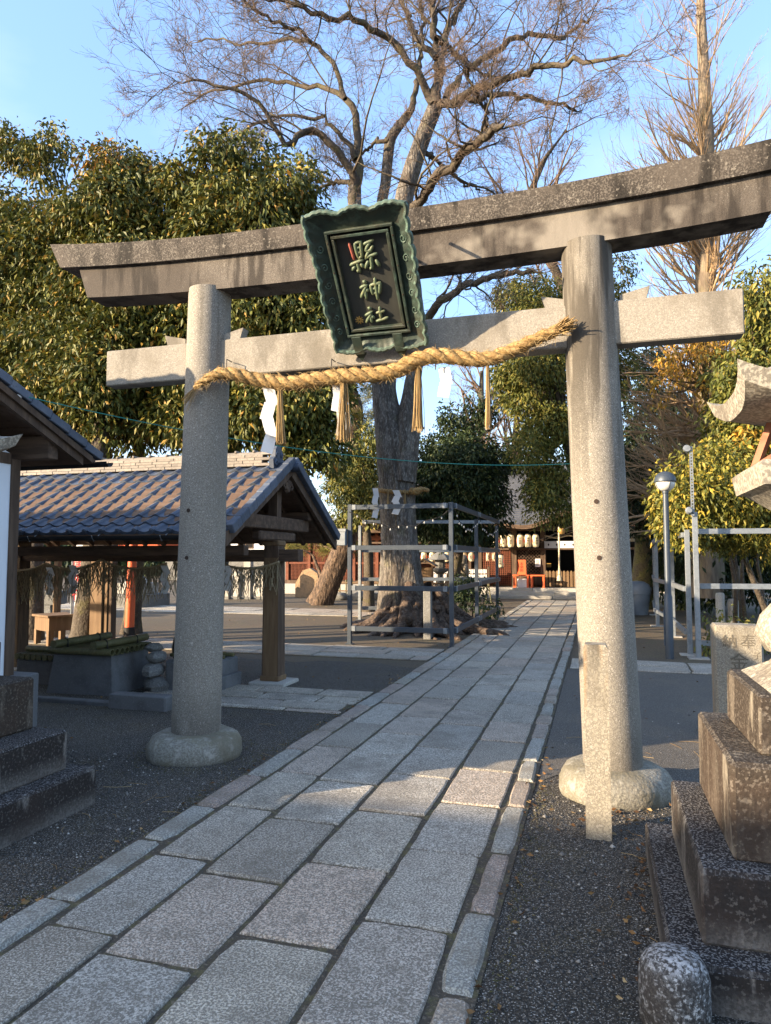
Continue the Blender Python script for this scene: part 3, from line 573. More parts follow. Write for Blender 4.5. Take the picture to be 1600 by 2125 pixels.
# ------------------------------------------------------------------ stone lanterns on stepped pedestals
def stone_lantern(label, cx, cy, tiers, mats, mirror=1, group='stone lanterns flanking the torii'):
    o = thing('stone_lantern', label, 'stone lantern', (cx, cy, 0), 0, group)
    for i, (x0, x1, y0, y1, z0, z1) in enumerate(tiers):
        mb = MB().box(x0, x1, y0, y1, -(.03 if i == 0 else .004), z1 - z0, .014, jit=.004); mb.build('pedestal_step', mats[min(i, len(mats) - 1)], o, loc=(0, 0, z0))
    zt = tiers[-1][5]; hw = (tiers[-1][1] - tiers[-1][0]) / 2
    # curved base rising to the shaft
    prof = [(hw * .98, zt - .002), (hw * .9, zt + .015), (hw * .66, zt + .06), (hw * .5, zt + .12)]
    def sq(prof, name, mat, n=4, rot=math.pi / 4, m=8):
        mb = MB(); k = len(prof); ring = []
        for r, z in prof:
            row = []
            for c in range(4):
                a0 = Vector((math.cos(rot + c * math.pi / 2), math.sin(rot + c * math.pi / 2), 0)) * r * math.sqrt(2); a1 = Vector((math.cos(rot + (c + 1) * math.pi / 2), math.sin(rot + (c + 1) * math.pi / 2), 0)) * r * math.sqrt(2)
                for q in range(m):
                    p = a0.lerp(a1, q / m); row.append((p.x, p.y, z))
            ring.append(row)
        nn = 4 * m; mb.v = [p for r in ring for p in r]
        mb.f = [(i * nn + j, i * nn + (j + 1) % nn, (i + 1) * nn + (j + 1) % nn, (i + 1) * nn + j) for i in range(k - 1) for j in range(nn)] + [tuple(range(nn - 1, -1, -1)), tuple(range((k - 1) * nn, k * nn))]
        return mb.build(name, mat, o, smooth=True)
    sq(prof, 'curved_foot', m_lantern)
    zs = zt + .10
    MB().lathe([(.17, zs), (.255, zs + .03), (.295, zs + .10), (.27, zs + .18), (.19, zs + .27), (.13, zs + .34), (.115, zs + .46), (.13, zs + .58), (.18, zs + .66)], 32).build('shaft', m_lantern, o, smooth='all')
    zp = zs + .64
    sq([(.17, zp), (.27, zp + .08), (.30, zp + .085), (.315, zp + .17), (.30, zp + .185)], 'platform', m_lantern)
    zf = zp + .185
    MB().lathe([(.15, zf), (.15, zf + .21)], 24).build('fire_chamber', m_lantern, o, smooth=True)
    fr = MB()
    for s in (-1, 1):
        for t in (-1, 1):
            fr.tube([(s * .235, t * .235, zf), (s * .165, t * .165, zf + .225)], .022, 4)
    for t in (-1, 1):
        fr.box(-.22, .22, t * .225 - .018, t * .225 + .018, zf + .001, zf + .04); fr.box(t * .225 - .018, t * .225 + .018, -.2, .2, zf + .001, zf + .038)
    fr.build('wooden_frame', M('red brown frame wood', (.30, .13, .075), [(20, .45, .6, (.2, .08, .045), .7)], rough=.7), o)
    # roof with upturned corners
    zr = zf + .215; n = 24; hw = .37; top = []; und = []
    def edge(u, v):
        m = max(abs(u), abs(v)); c = (abs(u) * abs(v)) ** 3
        return m, c
    for i in range(n + 1):
        rt = []; ru = []
        for j in range(n + 1):
            u, v = -1 + 2 * i / n, -1 + 2 * j / n; m, c = edge(u, v); fl = 1 + .09 * c
            zt_ = zr + .10 + .34 * (1 - m) ** 1.5 + .075 * c; rt.append((u * hw * fl, v * hw * fl, zt_)); ru.append((u * hw * .92 * (1 + .10 * c), v * hw * .92 * (1 + .10 * c), zr + .02 * m + .075 * c))
        top.append(rt); und.append(ru)
    mb = MB(); mb.grid(top); mb.grid([r[::-1] for r in und])
    rim = lambda G: [G[i][0] for i in range(n)] + [G[n][j] for j in range(n)] + [G[i][n] for i in range(n, 0, -1)] + [G[0][j] for j in range(n, 0, -1)]
    a, b = rim(top), rim(und); mb.grid([b + b[:1], a + a[:1]])
    mb.build('roof', m_lantern, o, smooth=True)
    MB().lathe([(.10, zr + .42), (.12, zr + .46), (.09, zr + .50), (.12, zr + .55), (.12, zr + .63), (.07, zr + .73), (.01, zr + .80)], 24).build('jewel_finial', m_lantern, o, smooth='all')
    return o
cx, cy = .95, 3.42
stone_lantern('stone lantern on stepped lichen-black pedestal at the right of the torii', cx, cy,
  [(.217 - cx, 1.60 - cx, 2.70 - cy, 4.06 - cy, 0, .158), (.338 - cx, 1.47 - cx, 2.84 - cy, 3.93 - cy, .158, .425), (.467 - cx, 1.33 - cx, 2.95 - cy, 3.87 - cy, .425, .785), (.59 - cx, 1.21 - cx, 3.08 - cy, 3.77 - cy, .785, 1.02)], [m_lichen, m_lichen, m_lichen2, m_lichen2])
cx, cy = -3.92, 3.22
stone_lantern('stone lantern on stepped dark pedestal at the left of the torii', cx, cy,
  [(-4.5 - cx, -3.06 - cx, 2.86 - cy, 3.845 - cy, 0, .232), (-4.38 - cx, -3.20 - cx, 2.96 - cy, 3.745 - cy, .232, .475), (-4.16 - cx, -3.43 - cx, 3.08 - cy, 3.70 - cy, .475, .795), (-4.08 - cx, -3.58 - cx, 3.16 - cy, 3.58 - cy, .795, 1.03)], [m_lichen, m_lichen, m_lichen2, m_lichen2])

# small posts
o = thing('stone_marker_post', 'slim square stone marker post in front of the right torii pillar', 'marker post', (-.016, 4.2, 0))
MB().prism([(-.069, -.06), (.069, -.06), (.065, 1.04), (.055, 1.065), (-.055, 1.065), (-.065, 1.04)], 'y', -.062, .062).build('post_shaft', m_stake, o)
o = thing('stone_bollard', 'short round-topped speckled stone bollard at the bottom right corner', 'bollard', (.222, 2.62, 0))
MB().lathe([(.112, -.02), (.113, .10), (.112, .16), (.104, .195), (.085, .22), (.05, .234), (.005, .238)], 40, wob=lambda a, z: 1 + .012 * math.sin(3 * a) + .01 * math.sin(8 * a + z * 20)).build('bollard_body', m_bollard, o, smooth='all')
mon = thing('engraved_monument', 'pale granite donor stone with engraved characters behind the right lantern', 'stone monument', (at(1530, 1400, 6.6).x, 6.6, 0), 0)
MB().box(-.185, .185, -.11, .11, -.03, .99, .018, jit=.004).build('monument_block', m_stake, mon)
for ch, x, z, s in (('奉', .07, .85, .125), ('納', -.07, .85, .115), ('金', .0, .68, .15), ('子', .135, .74, .065)):
    link('engraved_character', text_mesh(ch, s, .002, M('engraving shade', (.13, .112, .085))), mon, loc=(x, -.1115, z), rot=(R(90), 0, 0))
# ------------------------------------------------------------------ purification pavilion
PX, PY = -3.86, 8.05
pav = thing('wash_pavilion', 'open wooden purification pavilion with blue-grey tiled gable roof behind the left pillar', 'pavilion', (PX, PY, 0))
XR, XL = .24, -4.75          # verge ends (local)
SL = math.atan2(.92, 1.55); EZ = 1.815; EY = -1.55; SLEN = math.hypot(.92, 1.55)
cs, sn = math.cos(SL), math.sin(SL)
TW, TE = .215, .199
def tile_mesh(round_end=False, mat=None):
    n = 9; mb = MB(); prof = []
    for i in range(n):
        u = i / (n - 1); z = -.022 * math.sin(math.pi * u / .68) if u < .68 else .018 * math.sin(math.pi * (u - .68) / .32)
        prof.append((u * (TW + .012), z))
    lo = [(x, 0, z + .036) for x, z in prof]; hi = [(x, TE + .05, z + .004) for x, z in prof]; bl = [(x, 0, z + .008) for x, z in prof]
    mb.grid([lo, hi]); mb.grid([bl, lo])
    if round_end:
        cx = TW * .84; mb.lathe([(.034, -.012), (.034, .05)], 12, (cx, 0, .03), ax='y')
        mb.lathe([(.020, -.018), (.026, -.012)], 10, (cx, 0, .03), ax='y', cap=True)
        mb.grid([[(x, -.006, z - .012) for x, z in prof], [(x, -.006, z + .036) for x, z in prof]])
    return mb.mesh('roof_tile', mat or m_tile, smooth=True)
tm, te = tile_mesh(), tile_mesh(True)
ncol = int((XR - .02 - XL) / TW); nrow = 9; back = MB()
for c in range(ncol):
    for r in range(nrow):
        x = XR - .03 - TW * (c + 1); s = r * TE
        zz = EZ + s * sn - .035 * math.sin(math.pi * min(1, s / SLEN))
        link('eave_tile' if r == 0 else 'roof_tile', te if r == 0 else tm, pav, loc=(x, EY + s * cs, zz), rot=(SL + .03 * (1 - 2 * s / SLEN) * -1 + random.uniform(-.006, .006), random.uniform(-.008, .008), random.uniform(-.006, .006)))
        Mt = Matrix.Translation((x + TW, -EY - s * cs, zz)) @ Matrix.Rotation(math.pi, 4, 'Z') @ Matrix.Rotation(SL, 4, 'X')
        back.add([Mt @ v.co for v in tm.vertices], [tuple(p.vertices) for p in tm.polygons])
back.build('back_slope_tiles', m_tile, pav, smooth=True, kind='stuff')
for s in (-1, 1):                       # roof deck, barge boards, verge tiles
    pts = [(s * (EY * -1), EZ - .01), (0, EZ + .905), (0, EZ + .86), (s * (EY * -1), EZ - .055)]
    if s > 0: pts = pts[::-1]
    MB().prism([(y, z) for y, z in pts], 'x', XL + .05, XR - .06).build('roof_deck', m_soffit, pav)
    for xe in (XR, XL):
        bp = [(s * 1.60, EZ - .15), (s * 1.62, EZ - .02), (0, EZ + .93), (0, EZ + .76)]
        if s > 0: bp = bp[::-1]
        MB().prism(bp, 'x', xe - .06, xe - .015).build('barge_board', m_wood, pav)
        bp = [(s * 1.52, EZ - .07), (s * 1.54, EZ - .03), (0, EZ + .885), (0, EZ + .80)]
        if s > 0: bp = bp[::-1]
        MB().prism(bp, 'x', xe - .085, xe - .060).build('inner_barge', m_wood, pav)
    for r in range(9):
        t = r * TE; mb = MB().box(-.055, .035, 0, TE + .01, -.05, .055, .008)
        mb.build('verge_tile', m_tile, pav, loc=(XR + .005, s * (-EY - t * cs), EZ + t * sn + .03), rot=(-s * SL + s * .04, 0, 0) if s < 0 else (SL, 0, math.pi))
    for k in range(15):
        x = XL + .15 + k * (XR - XL - .3) / 14; mb = MB().box(-.028, .028, 0, 1.72, -.06, 0)
        mb.build('rafter', m_wood, pav, loc=(x, s * 1.5, EZ - .035), rot=(SL, 0, math.pi if s > 0 else 0))
# ridge : stacked courses of flat tiles with rounded caps
zr = EZ + .905
for row in range(4):
    x = XR - .25 - (row % 2) * .13; w = .105 - row * .012
    while x > XL + .1:
        l = random.uniform(.24, .27)
        MB().box(-l / 2 + .002, l / 2 - .002, -w, w, 0, .036, .004).build('ridge_tile', m_ridge, pav, loc=(x - l / 2, random.uniform(-.002, .002), zr - .02 + row * .038)); x -= l
capm = MB(); capm.add(*[([( x, .062 * math.cos(a), .045 * math.sin(a)) for x in (-.13, .13) for a in np.linspace(0, math.pi, 9)], [(i, i + 1, i + 10, i + 9) for i in range(8)] + [tuple(range(9)), tuple(range(17, 8, -1))])][0]); capm.box(.10, .135, -.06, .06, .03, .062, .008)
capm = capm.mesh('ridge_cap', m_ridge, True)
x = XR - .38
while x > XL + .2: link('ridge_cap', capm, pav, loc=(x, 0, zr + .13)); x -= .255
# ridge end ornament with scrolls
om = MB(); om.prism([(-.15, -.05), (.15, -.05), (.17, .06), (.11, .10), (.10, .19), (.05, .25), (-.05, .25), (-.10, .19), (-.11, .10), (-.17, .06)], 'x', -.03, .03)
oo = om.build('ridge_ornament', m_tile, pav, loc=(XR - .22, 0, zr - .01))
for s in (-1, 1):
    for yy, zz2, r0 in ((.09, .02, .045), (.07, .13, .035)):
        MB().tube([(.035, s * yy + r0 * (1 - k / 16) * math.cos(k * .6), zz2 + r0 * (1 - k / 16) * math.sin(k * .6)) for k in range(13)], .012, 6).build('scroll', m_tile, oo, smooth=True)
MB().lathe([(.055, 0), (.055, .34)], 14, ax='x').build('ridge_nose', m_tile, pav, loc=(XR - .24, 0, zr - .03), rot=(0, R(4), 0), smooth=True)
MB().lathe([(.062, 0), (.062, .025), (.05, .032), (.03, .03)], 14, ax='x').build('ridge_nose_disc', m_tile, pav, loc=(XR + .09, 0, zr - .038), smooth=True)
# gable pendant carving
gp = MB()
for k in range(11):
    a = k * .9; gp.lathe([(.005, -.02), (.035 + .01 * (k % 3), -.01), (.03, .02), (.004, .03)], 8, (0, .07 * math.sin(a * 1.7) * (1 - k / 16), -.03 - .011 * k), ax='x')
for s in (-1, 1): gp.tube([(0, s * .02, -.02), (0, s * .10, -.05), (.01, s * .13, -.10), (.01, s * .09, -.13), (.01, s * .06, -.10)], [.02, .024, .022, .018, .01], 8)
gp.build('gable_pendant', m_wood, pav, loc=(XR - .075, 0, EZ + .72), smooth=True)
# posts, beams
for xp in (0, -3.94):
    p = MB().prism([(-.11, .10), (.11, .10), (.095, 1.70), (-.095, 1.70)], 'y', -.10, .10).build('post', m_wood, pav, loc=(xp, 0, 0))
    MB().box(-.085, .105, -.106, -.104, .1, 1.55).build('lit_facing', m_woodl, p)  # paler sheet that colours in the lit face of the post
    B(pav, 'post_shoe', m_woodl, xp - .125, xp + .125, -.118, .118, .045, .105, .006); B(pav, 'footing_stone', m_stonel, xp - .22, xp + .25, -.24, .22, -.05, .045, .012)
    B(pav, 'cross_beam', m_woodh, xp - .075, xp + .075, -.92, .92, 1.90, 2.06, .01); B(pav, 'bracket_arm', m_woodh, xp - .06, xp + .06, -.52, .52, 1.76, 1.875, .02)
    B(pav, 'capital_block', m_woodl, xp - .11, xp + .11, -.11, .11, 1.695, 1.765, .015); B(pav, 'king_post', m_wood, xp - .06, xp + .06, -.06, .06, 2.055, 2.62)
for y in (-.80, .80): B(pav, 'purlin', m_woodh, XL + .2, XR - .1, y - .06, y + .06, 2.055, 2.17, .01)
B(pav, 'ridge_beam', m_woodh, XL + .2, XR - .1, -.07, .07, 2.50, 2.66, .01)
B(pav, 'long_beam', m_woodh, -4.4, .36, -.075, .075, 1.50, 1.655, .01)
B(pav, 'front_tie', m_woodh, -4.55, .10, -.98, -.87, 1.575, 1.69, .008)
for y in (-1.64,):
    gu = MB(); gu.add(*[([(x, y + .05 * math.cos(a), EZ - .03 + .05 * math.sin(a)) for x in (XL, XR - .05) for a in np.linspace(math.pi, 2 * math.pi, 9)], [(i, i + 1, i + 10, i + 9) for i in range(8)])][0]); gu.build('gutter', m_black, pav, smooth=True)
    for k in range(6): MB().tube([(0, y + .1, EZ + .0), (0, y + .06, EZ - .02), (0, y - .02, EZ - .085), (0, y - .055, EZ - .03)], .006, 5).build('gutter_hook', m_galv, pav, loc=(-.5 - k * .85, 0, 0))
# straw rope hung under the beam with fringe
def garland(label, pts, sag, fringe, dens, group, nm='straw_garland', rad=.016):
    o = thing(nm, label, 'straw garland', pts[0], 0, group); P = []
    for a, b in zip(pts[:-1], pts[1:]):
        for k in range(10):
            t = k / 10; q = Vector(a).lerp(Vector(b), t); q.z -= sag * 4 * t * (1 - t); P.append(q)
    P.append(Vector(pts[-1])); twisted(o, P, [rad] * len(P), len(P) * 3, .09, 3, m_strawold, hairs=260, hl=.07, nm='strand')
    H = []
    Ln = sum((b - a).length for a, b in zip(P[:-1], P[1:]))
    for k in range(int(dens * Ln)):
        i = random.randrange(len(P) - 1); q = P[i].lerp(P[i + 1], random.random()); l = fringe * random.uniform(.25, 1.15); dx = random.gauss(0, .22); dy = random.gauss(0, .15)
        H.append([q, q + Vector((dx * l * .6, dy * l * .6, -l * .45)), q + Vector((dx * l * 1.3, dy * l * 1.3, -l))])
    H = np.array([[tuple(p - o.location) for p in h] for h in H]); V, F = tubes_np(H, np.full((len(H), 3), .0042)); link('straw_fringe', np_mesh('straw_fringe', V, F, m_strawold), o, kind='stuff')
    return o
gb = PY - .16
garland('ragged straw rope with long fringe under the pavilion beam beside its right post', [(-5.2, gb, 1.50), (-4.55, gb, 1.48), (-3.72, gb, 1.50)], .07, .36, 190, None)
garland('ragged straw rope with long fringe under the left half of the pavilion', [(-8.1, gb, 1.46), (-7.2, gb, 1.47), (-6.3, gb, 1.52), (-5.3, gb, 1.48)], .09, .42, 210, None)
def sh2(label, p, w=.085, h=.30, yaw=0): return shide(label, p, w, h, 4, yaw, group='paper streamers hung in the wash pavilion', sway=.4)
sh2('white zigzag paper streamer beside the right pavilion post', (-4.42, gb - .03, 1.45)); sh2('white zigzag paper streamer nearest the left torii pillar under the pavilion', (-5.32, gb - .03, 1.45), .1, .34)
sh2('white paper streamer at the far left end of the pavilion rope', (-7.12, gb - .03, 1.42), .1, .36); sh2('white paper streamer second from the left under the pavilion', (-6.74, gb - .03, 1.45), .1, .36, .2)
# well, basin and stones under the roof
well = thing('stone_well', 'grey stone well box with a bamboo lid beside the pavilion', 'well', (-5.65, 7.12, 0))
mb = MB(); mb.add([(-.42, -.40, -.02), (.42, -.34, -.02), (.42, .42, -.02), (-.42, .42, -.02), (-.36, -.36, .44), (.37, -.30, .44), (.37, .38, .44), (-.36, .38, .44)], [(3, 2, 1, 0), (4, 5, 6, 7), (0, 1, 5, 4), (1, 2, 6, 5), (2, 3, 7, 6), (3, 0, 4, 7)]); mb.build('well_wall', m_concrete, well)
for k in range(9):
    y = -.36 + k * .088; mb = MB(); mb.lathe([(.040, -.43), (.042, -.2), (.040, 0), (.042, .2), (.040, .43)], 10, ax='x', cap=False); mb.lathe([(.033, .43), (.033, -.43)], 10, ax='x', cap=False); mb.grid([[(.43, r * math.cos(a), r * math.sin(a)) for a in np.linspace(0, 2 * math.pi, 11)] for r in (.033, .040)])
    mb.build('bamboo_pole', m_bamboo, well, loc=(0, y, .487), smooth=True)
for x in (-.27, .27):
    MB().lathe([(.045, -.48), (.047, 0), (.045, .48)], 12, ax='y').build('bamboo_batten', m_bamboo, well, loc=(x, 0, .572), smooth=True)
    for y in (-.3, .25): MB().tube([(x - .05, y, .50), (x - .03, y, .60), (x, y + .01, .625), (x + .04, y, .60), (x + .05, y, .5)], .008, 5).build('lashing', m_iron, well)
def rock(nm, mat, parent, c, r, seed, sq=.8, kw={}):
    g = np.random.default_rng(seed); n, k = 10, 7; mb = MB(); P = []
    for i in range(k):
        th = math.pi * i / (k - 1); row = []
        for j in range(n):
            a = 2 * math.pi * j / n; f = 1 + .22 * math.sin(2 * a + seed) * math.sin(th) + g.uniform(-.10, .10)
            row.append((c[0] + r * f * math.sin(th) * math.cos(a), c[1] + r * f * math.sin(th) * math.sin(a), c[2] + r * sq * f * math.cos(th)))
        row.append(row[0]); P.append(row)
    mb.grid(P[::-1]); return mb.build(nm, mat, parent, smooth=True, **kw)
rs = thing('rock_stack', 'small stack of grey rocks between the well and the water basin', 'rocks', (-4.98, 7.22, 0))
for k, (z, r) in enumerate(((.10, .17), (.27, .15), (.42, .12), (.53, .09))): rock('rock', m_stone, rs, (.02 * (-1) ** k, 0, z - .03), r, k + 3, .6)
bas = thing('water_basin', 'dark stone hand-washing basin with bamboo rest under the pavilion', 'water basin', (-4.55, 7.55, 0))
MB().box(-.32, .32, -.32, .32, -.02, .36, .03, jit=.008).build('basin_block', m_concrete, bas); B(bas, 'water', M('basin water', (.03, .035, .035), rough=.05, spec=.6), -.24, .24, -.24, .24, .355, .366)
for y in (-.12, .10): MB().lathe([(.022, -.36), (.024, .36)], 10, ax='x').build('bamboo_rail', m_bamboo, bas, loc=(0, y, .39), smooth=True)
for k, (x, y, a) in enumerate(((-.12, -.2, .5), (.02, -.16, .9))):
    l = thing('wooden_ladle', ('wooden ladle resting nearest the well on the basin rail', 'wooden ladle resting further right on the basin rail')[k], 'ladle', (-4.55 + x, 7.55 + y, .425), a, 'ladles on the wash basin')
    MB().lathe([(.035, -.03), (.038, .03), (.032, .03), (.030, -.02)], 14).build('ladle_cup', m_woodl, l, smooth=True); MB().tube([(.03, 0, 0), (.36, 0, -.01)], .008, 6).build('handle', m_woodl, l)
dr = thing('dragon_spout', 'dark bronze dragon-shaped water spout rising behind the basin', 'water spout', (-5.05, 7.78, .3))
MB().tube([(0, .0, 0), (-.03, 0, .12), (.0, -.02, .24), (.06, -.04, .31), (.13, -.06, .33), (.19, -.08, .28), (.20, -.09, .22)], [.05, .045, .04, .04, .05, .045, .02], 10).build('neck', m_iron, dr, smooth='all')
for k in range(5): MB().tube([(.06 + .03 * k, -.04, .33), (.09 + .03 * k, -.02, .42 + .03 * (k % 2))], [.012, .003], 6).build('crest_spike', m_iron, dr)
ks = thing('kerb_block', 'long low dark stone kerb block in front of the water basin', 'stone block', (-4.52, 6.32, 0)); MB().box(-.34, .34, -.08, .08, -.03, .15, .012, jit=.004).build('block', m_concrete, ks)
ks = thing('kerb_block', 'rough stone block beside the foot of the pavilion post', 'stone block', (-4.32, 7.62, 0)); MB().box(-.14, .14, -.26, .22, -.03, .17, .012, jit=.004).build('block', m_concrete, ks)
ks = thing('low_kerb', 'thin low stone kerb around the dark pebbles by the well', 'kerb', (-5.5, 6.35, 0)); MB().box(-.7, .62, -.05, .05, -.03, .05, .01, jit=.003).build('kerb_length', m_concrete, ks)

# ------------------------------------------------------------------ roofed white board at the left edge
nb = thing('white_walled_shed', 'white plastered timber building with tiled gable roof at the left edge', 'shed', (-5.1, 4.2, 0)); ox, oy = nb.location.x, nb.location.y
def nbB(name, mat, x0, x1, y0, y1, z0, z1, c=0.): return B(nb, name, mat, x0 - ox, x1 - ox, y0 - oy, y1 - oy, z0, z1, c)
VX, EYB, EZB, RY, RZ = -4.70, 5.81, 2.565, 3.6, 3.485
slp = (RZ - EZB) / (EYB - RY); sa = math.atan(slp)
nbB('plinth', m_concrete, -13.2, -4.96, 1.9, 5.40, -.02, .49, .01)
nbB('plaster_wall', m_white, -13, -5.1, 2.1, 5.13, .49, 2.50)
MB().prism([(2.1 - oy, 2.50), (5.13 - oy, 2.50), (RY - oy, 3.05)], 'x', -5.25 - ox, -5.11 - ox).build('gable_wall', m_white, nb)
for y in (2.0, 5.125): nbB('timber_post', m_wood, -5.2, -5.085, y, y + .10, .49, 2.45)
for y in (1.8, 5.255): nbB('purlin', m_woodh, -13.2, -4.80, y, y + .12, 2.46, 2.675, .008)
nbB('ridge_purlin', m_woodh, -13.2, -4.80, RY - .07, RY + .07, RZ - .36, RZ - .14, .008); nbB('gable_tie', m_wood, -5.24, -5.09, 2.6, 5.12, 2.40, 2.50)
for s in (1, -1):
    W = EYB - RY
    def rk(d0, d1, n, mat, x0, x1, cut=0.):
        poly = [(s * (W - cut), EZB + slp * cut - d1), (s * (W - cut), EZB + slp * cut - d0), (0, RZ - d0), (0, RZ - d1)]
        if s < 0: poly = poly[::-1]
        return MB().prism([(y + RY - oy, z) for y, z in poly][::-1], 'x', x0 - ox, x1 - ox).build(n, mat, nb)
    for k in range(7):       # soffit boards of the gable overhang
        a, b = k / 7, (k + 1) / 7 - .006
        poly = [(s * W * a, RZ - (RZ - EZB) * a - .09), (s * W * a, RZ - (RZ - EZB) * a - .055), (s * W * b, RZ - (RZ - EZB) * b - .055), (s * W * b, RZ - (RZ - EZB) * b - .09)]
        if s > 0: poly = poly[::-1]
        MB().prism([(y + RY - oy, z) for y, z in poly][::-1], 'x', -13.2 - ox, VX - .03 - ox).build('soffit_board', m_soffit, nb)
    rk(.05, .11, 'barge_board', m_wood, VX - .055, VX - .02, .06); rk(.105, .185, 'barge_board', m_wood, VX - .095, VX - .05, .16)
    for k in range(10):
        d = W + .05 - k * .232; mb = MB().box(-8.5, 0, -.125, .125, -.035, .045, .006)
        mb.build('tile_course', m_tile, nb, loc=(VX - ox, RY + s * (d - .11) - oy, EZB + slp * (W - d + .11) + .0), rot=(-s * sa + s * .06, 0, 0))
    gu = MB(); gu.add(*[([(x - ox, RY + s * (W + .09) + .05 * math.cos(a) - oy, EZB - .06 + .05 * math.sin(a)) for x in (-13.2, VX + .06) for a in np.linspace(math.pi, 2 * math.pi, 9)], [(i, i + 1, i + 10, i + 9) for i in range(8)])][0]); gu.build('gutter', m_black, nb, smooth=True)
for k in range(34):          # ridge roll tiles, a little uneven
    MB().lathe([(.085, -.13), (.095, .10), (.105, .125)], 12, ax='x').build('ridge_roll', m_tile, nb, loc=(VX - .13 - k * .25 - ox, RY - oy, RZ + .045 + .012 * (k % 2)), smooth=True)
iq = Vector((VX + .02, 4.86, 3.00)); iq = at(33, 818, 4.82)
ins = thing('porcelain_insulator', 'white porcelain insulator tied with green cord under the shed roof edge', 'insulator', iq)
MB().lathe([(.012, -.055), (.026, -.05), (.027, -.012), (.016, -.006), (.016, .006), (.027, .012), (.026, .05), (.012, .055)], 14, ax='x').build('spool', m_white, ins, rot=(0, R(25), 0), smooth=True)
MB().tube([(-.05, 0, .02), (-.12, .0, .08), (-.2, .02, .05), (-.26, .05, .0)], .006, 6).build('wire_tail', m_galv, ins)
e2 = at(1190, 962, 10.0); e1 = iq; cd = thing('green_cord', 'thin green cord strung from the shed across to the right', 'cord', iq)
pts = []
for k in range(25):
    t = k / 24; q = e1.lerp(e2, t); q.z -= .22 * 4 * t * (1 - t); pts.append(q - iq)
MB().tube(pts, .0045, 5).build('cord_length', m_green, cd)
cw = thing('bamboo_covered_trough', 'small dark stone trough with bamboo cover beside the shed', 'trough', (-6.55, 7.45, 0))
MB().box(-.38, .38, -.3, .3, -.02, .30, .02).build('trough_block', m_concrete, cw)
for k in range(9): MB().lathe([(.038, -.34), (.038, .34)], 10, ax='y').build('bamboo_pole', m_bamboo, cw, loc=(-.34 + k * .085, 0, .335), smooth=True)
MB().tube([(-.4, -.1, .40), (.4, -.1, .40)], .04, 8).build('bamboo_batten', m_bamboo, cw)
# ------------------------------------------------------------------ unseen house added behind the camera to shade the foreground
hb = thing('shade_house', 'unseen two-storey house added behind the viewer to shade the foreground', 'house', (-19, -9.85, 0))
B(hb, 'wall', m_white, -7, 8, -3, 2.0, 0, 4.9)
for s in (1, -1):
    poly = [(s * 3.2, 4.75), (s * 3.2, 4.95), (0, 6.10), (0, 5.9)]
    if s > 0: poly = poly[::-1]
    MB().prism([(y - .3 + .3, z) for y, z in poly][::-1], 'x', -7.5, 8.5).build('roof', m_tile, hb)
for k in range(4):
    w = B(hb, 'window', m_dark, -5.5 + 3.4 * k, -4 + 3.4 * k, 2.0, 2.03, 3.2, 4.5); 

# ------------------------------------------------------------------ steel frames
def steelbar(mb, a, b, w, h):
    a, b = Vector(a), Vector(b); d = b - a; l = d.length
    M4 = Matrix.Translation((a + b) / 2) @ d.to_track_quat('X', 'Z').to_matrix().to_4x4(); mb.box(-l / 2, l / 2, -w / 2, w / 2, -h / 2, h / 2, .004, M4); return mb
fr = thing('steel_frame', 'grey steel tube frame standing around the old tree', 'steel frame', (-2.42, 12.08, 0)); fo_ = fr.location
FP = [(-4.28, 12.05), (-2.42, 12.08), (-2.42, 14.75), (-2.42, 17.95), (-5.70, 16.8)]
for i, (x, y) in enumerate(FP):
    zt = 2.52 if i < 2 else 2.36
    steelbar(MB(), (x - fo_.x, y - fo_.y, -.02), (x - fo_.x, y - fo_.y, zt), .072, .072).build('post', m_steel if i < 4 else m_galv, fr)
    B(fr, 'base_plate', m_steel, x - fo_.x - .07, x - fo_.x + .07, y - fo_.y - .07, y - fo_.y + .07, -.01, .014)
for i, z in enumerate((2.46, 1.73, 1.01, .29)):
    for k, (a, b) in enumerate(((0, 1), (1, 2), (2, 3), (3, 4))):
        pa, pb = Vector((*FP[a], z)), Vector((*FP[b], z)); d = (pb - pa).normalized(); off = Vector((0, -.05, 0)) if k == 0 else Vector((.05, 0, 0)) if k < 3 else Vector((0, .05, 0))
        r = steelbar(MB(), pa + d * .04 + off - fo_, pb - d * .04 + off - fo_, .05, .085).build('rail', m_steel if k < 3 else m_galv, fr)
        for q in (pa + d * .10, pb - d * .10): B(r, 'clamp', m_galv, q.x + off.x - fo_.x - .035, q.x + off.x - fo_.x + .035, q.y + off.y - fo_.y - .035, q.y + off.y - fo_.y + .035, z - .046, z + .046, .004)
sw = thing('switch_box', 'small grey electrical box on the left front post of the tree frame', 'electrical box', (-4.42, 12.0, 1.92)); B(sw, 'box_body', m_galv, -.11, .09, -.06, .06, -.15, .15, .01); B(sw, 'box_lid', m_galv, -.12, .10, -.068, -.058, .10, .155, .004)
fs = thing('string_lights', 'sagging cable of small bulbs along the top of the tree frame', 'string lights', (-2.42, 12.1, 2.4))
for pts in ([(-4.28, 12.0), (-2.42, 12.02)], [(-2.36, 12.1), (-2.36, 14.75)], [(-2.36, 14.75), (-2.36, 17.9)]):
    q = []
    for k in range(13):
        t = k / 12; q.append(Vector((pts[0][0] + (pts[1][0] - pts[0][0]) * t + 2.42, pts[0][1] + (pts[1][1] - pts[0][1]) * t - 12.1, -.02 - .28 * 4 * t * (1 - t) + .03 * math.sin(k * 2.2))))
    MB().tube(q, .008, 5).build('cable', m_black, fs)
    for k in range(1, 12): MB().lathe([(.003, .015), (.013, 0), (.010, -.018), (.002, -.028)], 8).build('bulb', m_glass, fs, loc=q[k] - Vector((0, 0, .02)), smooth=True)
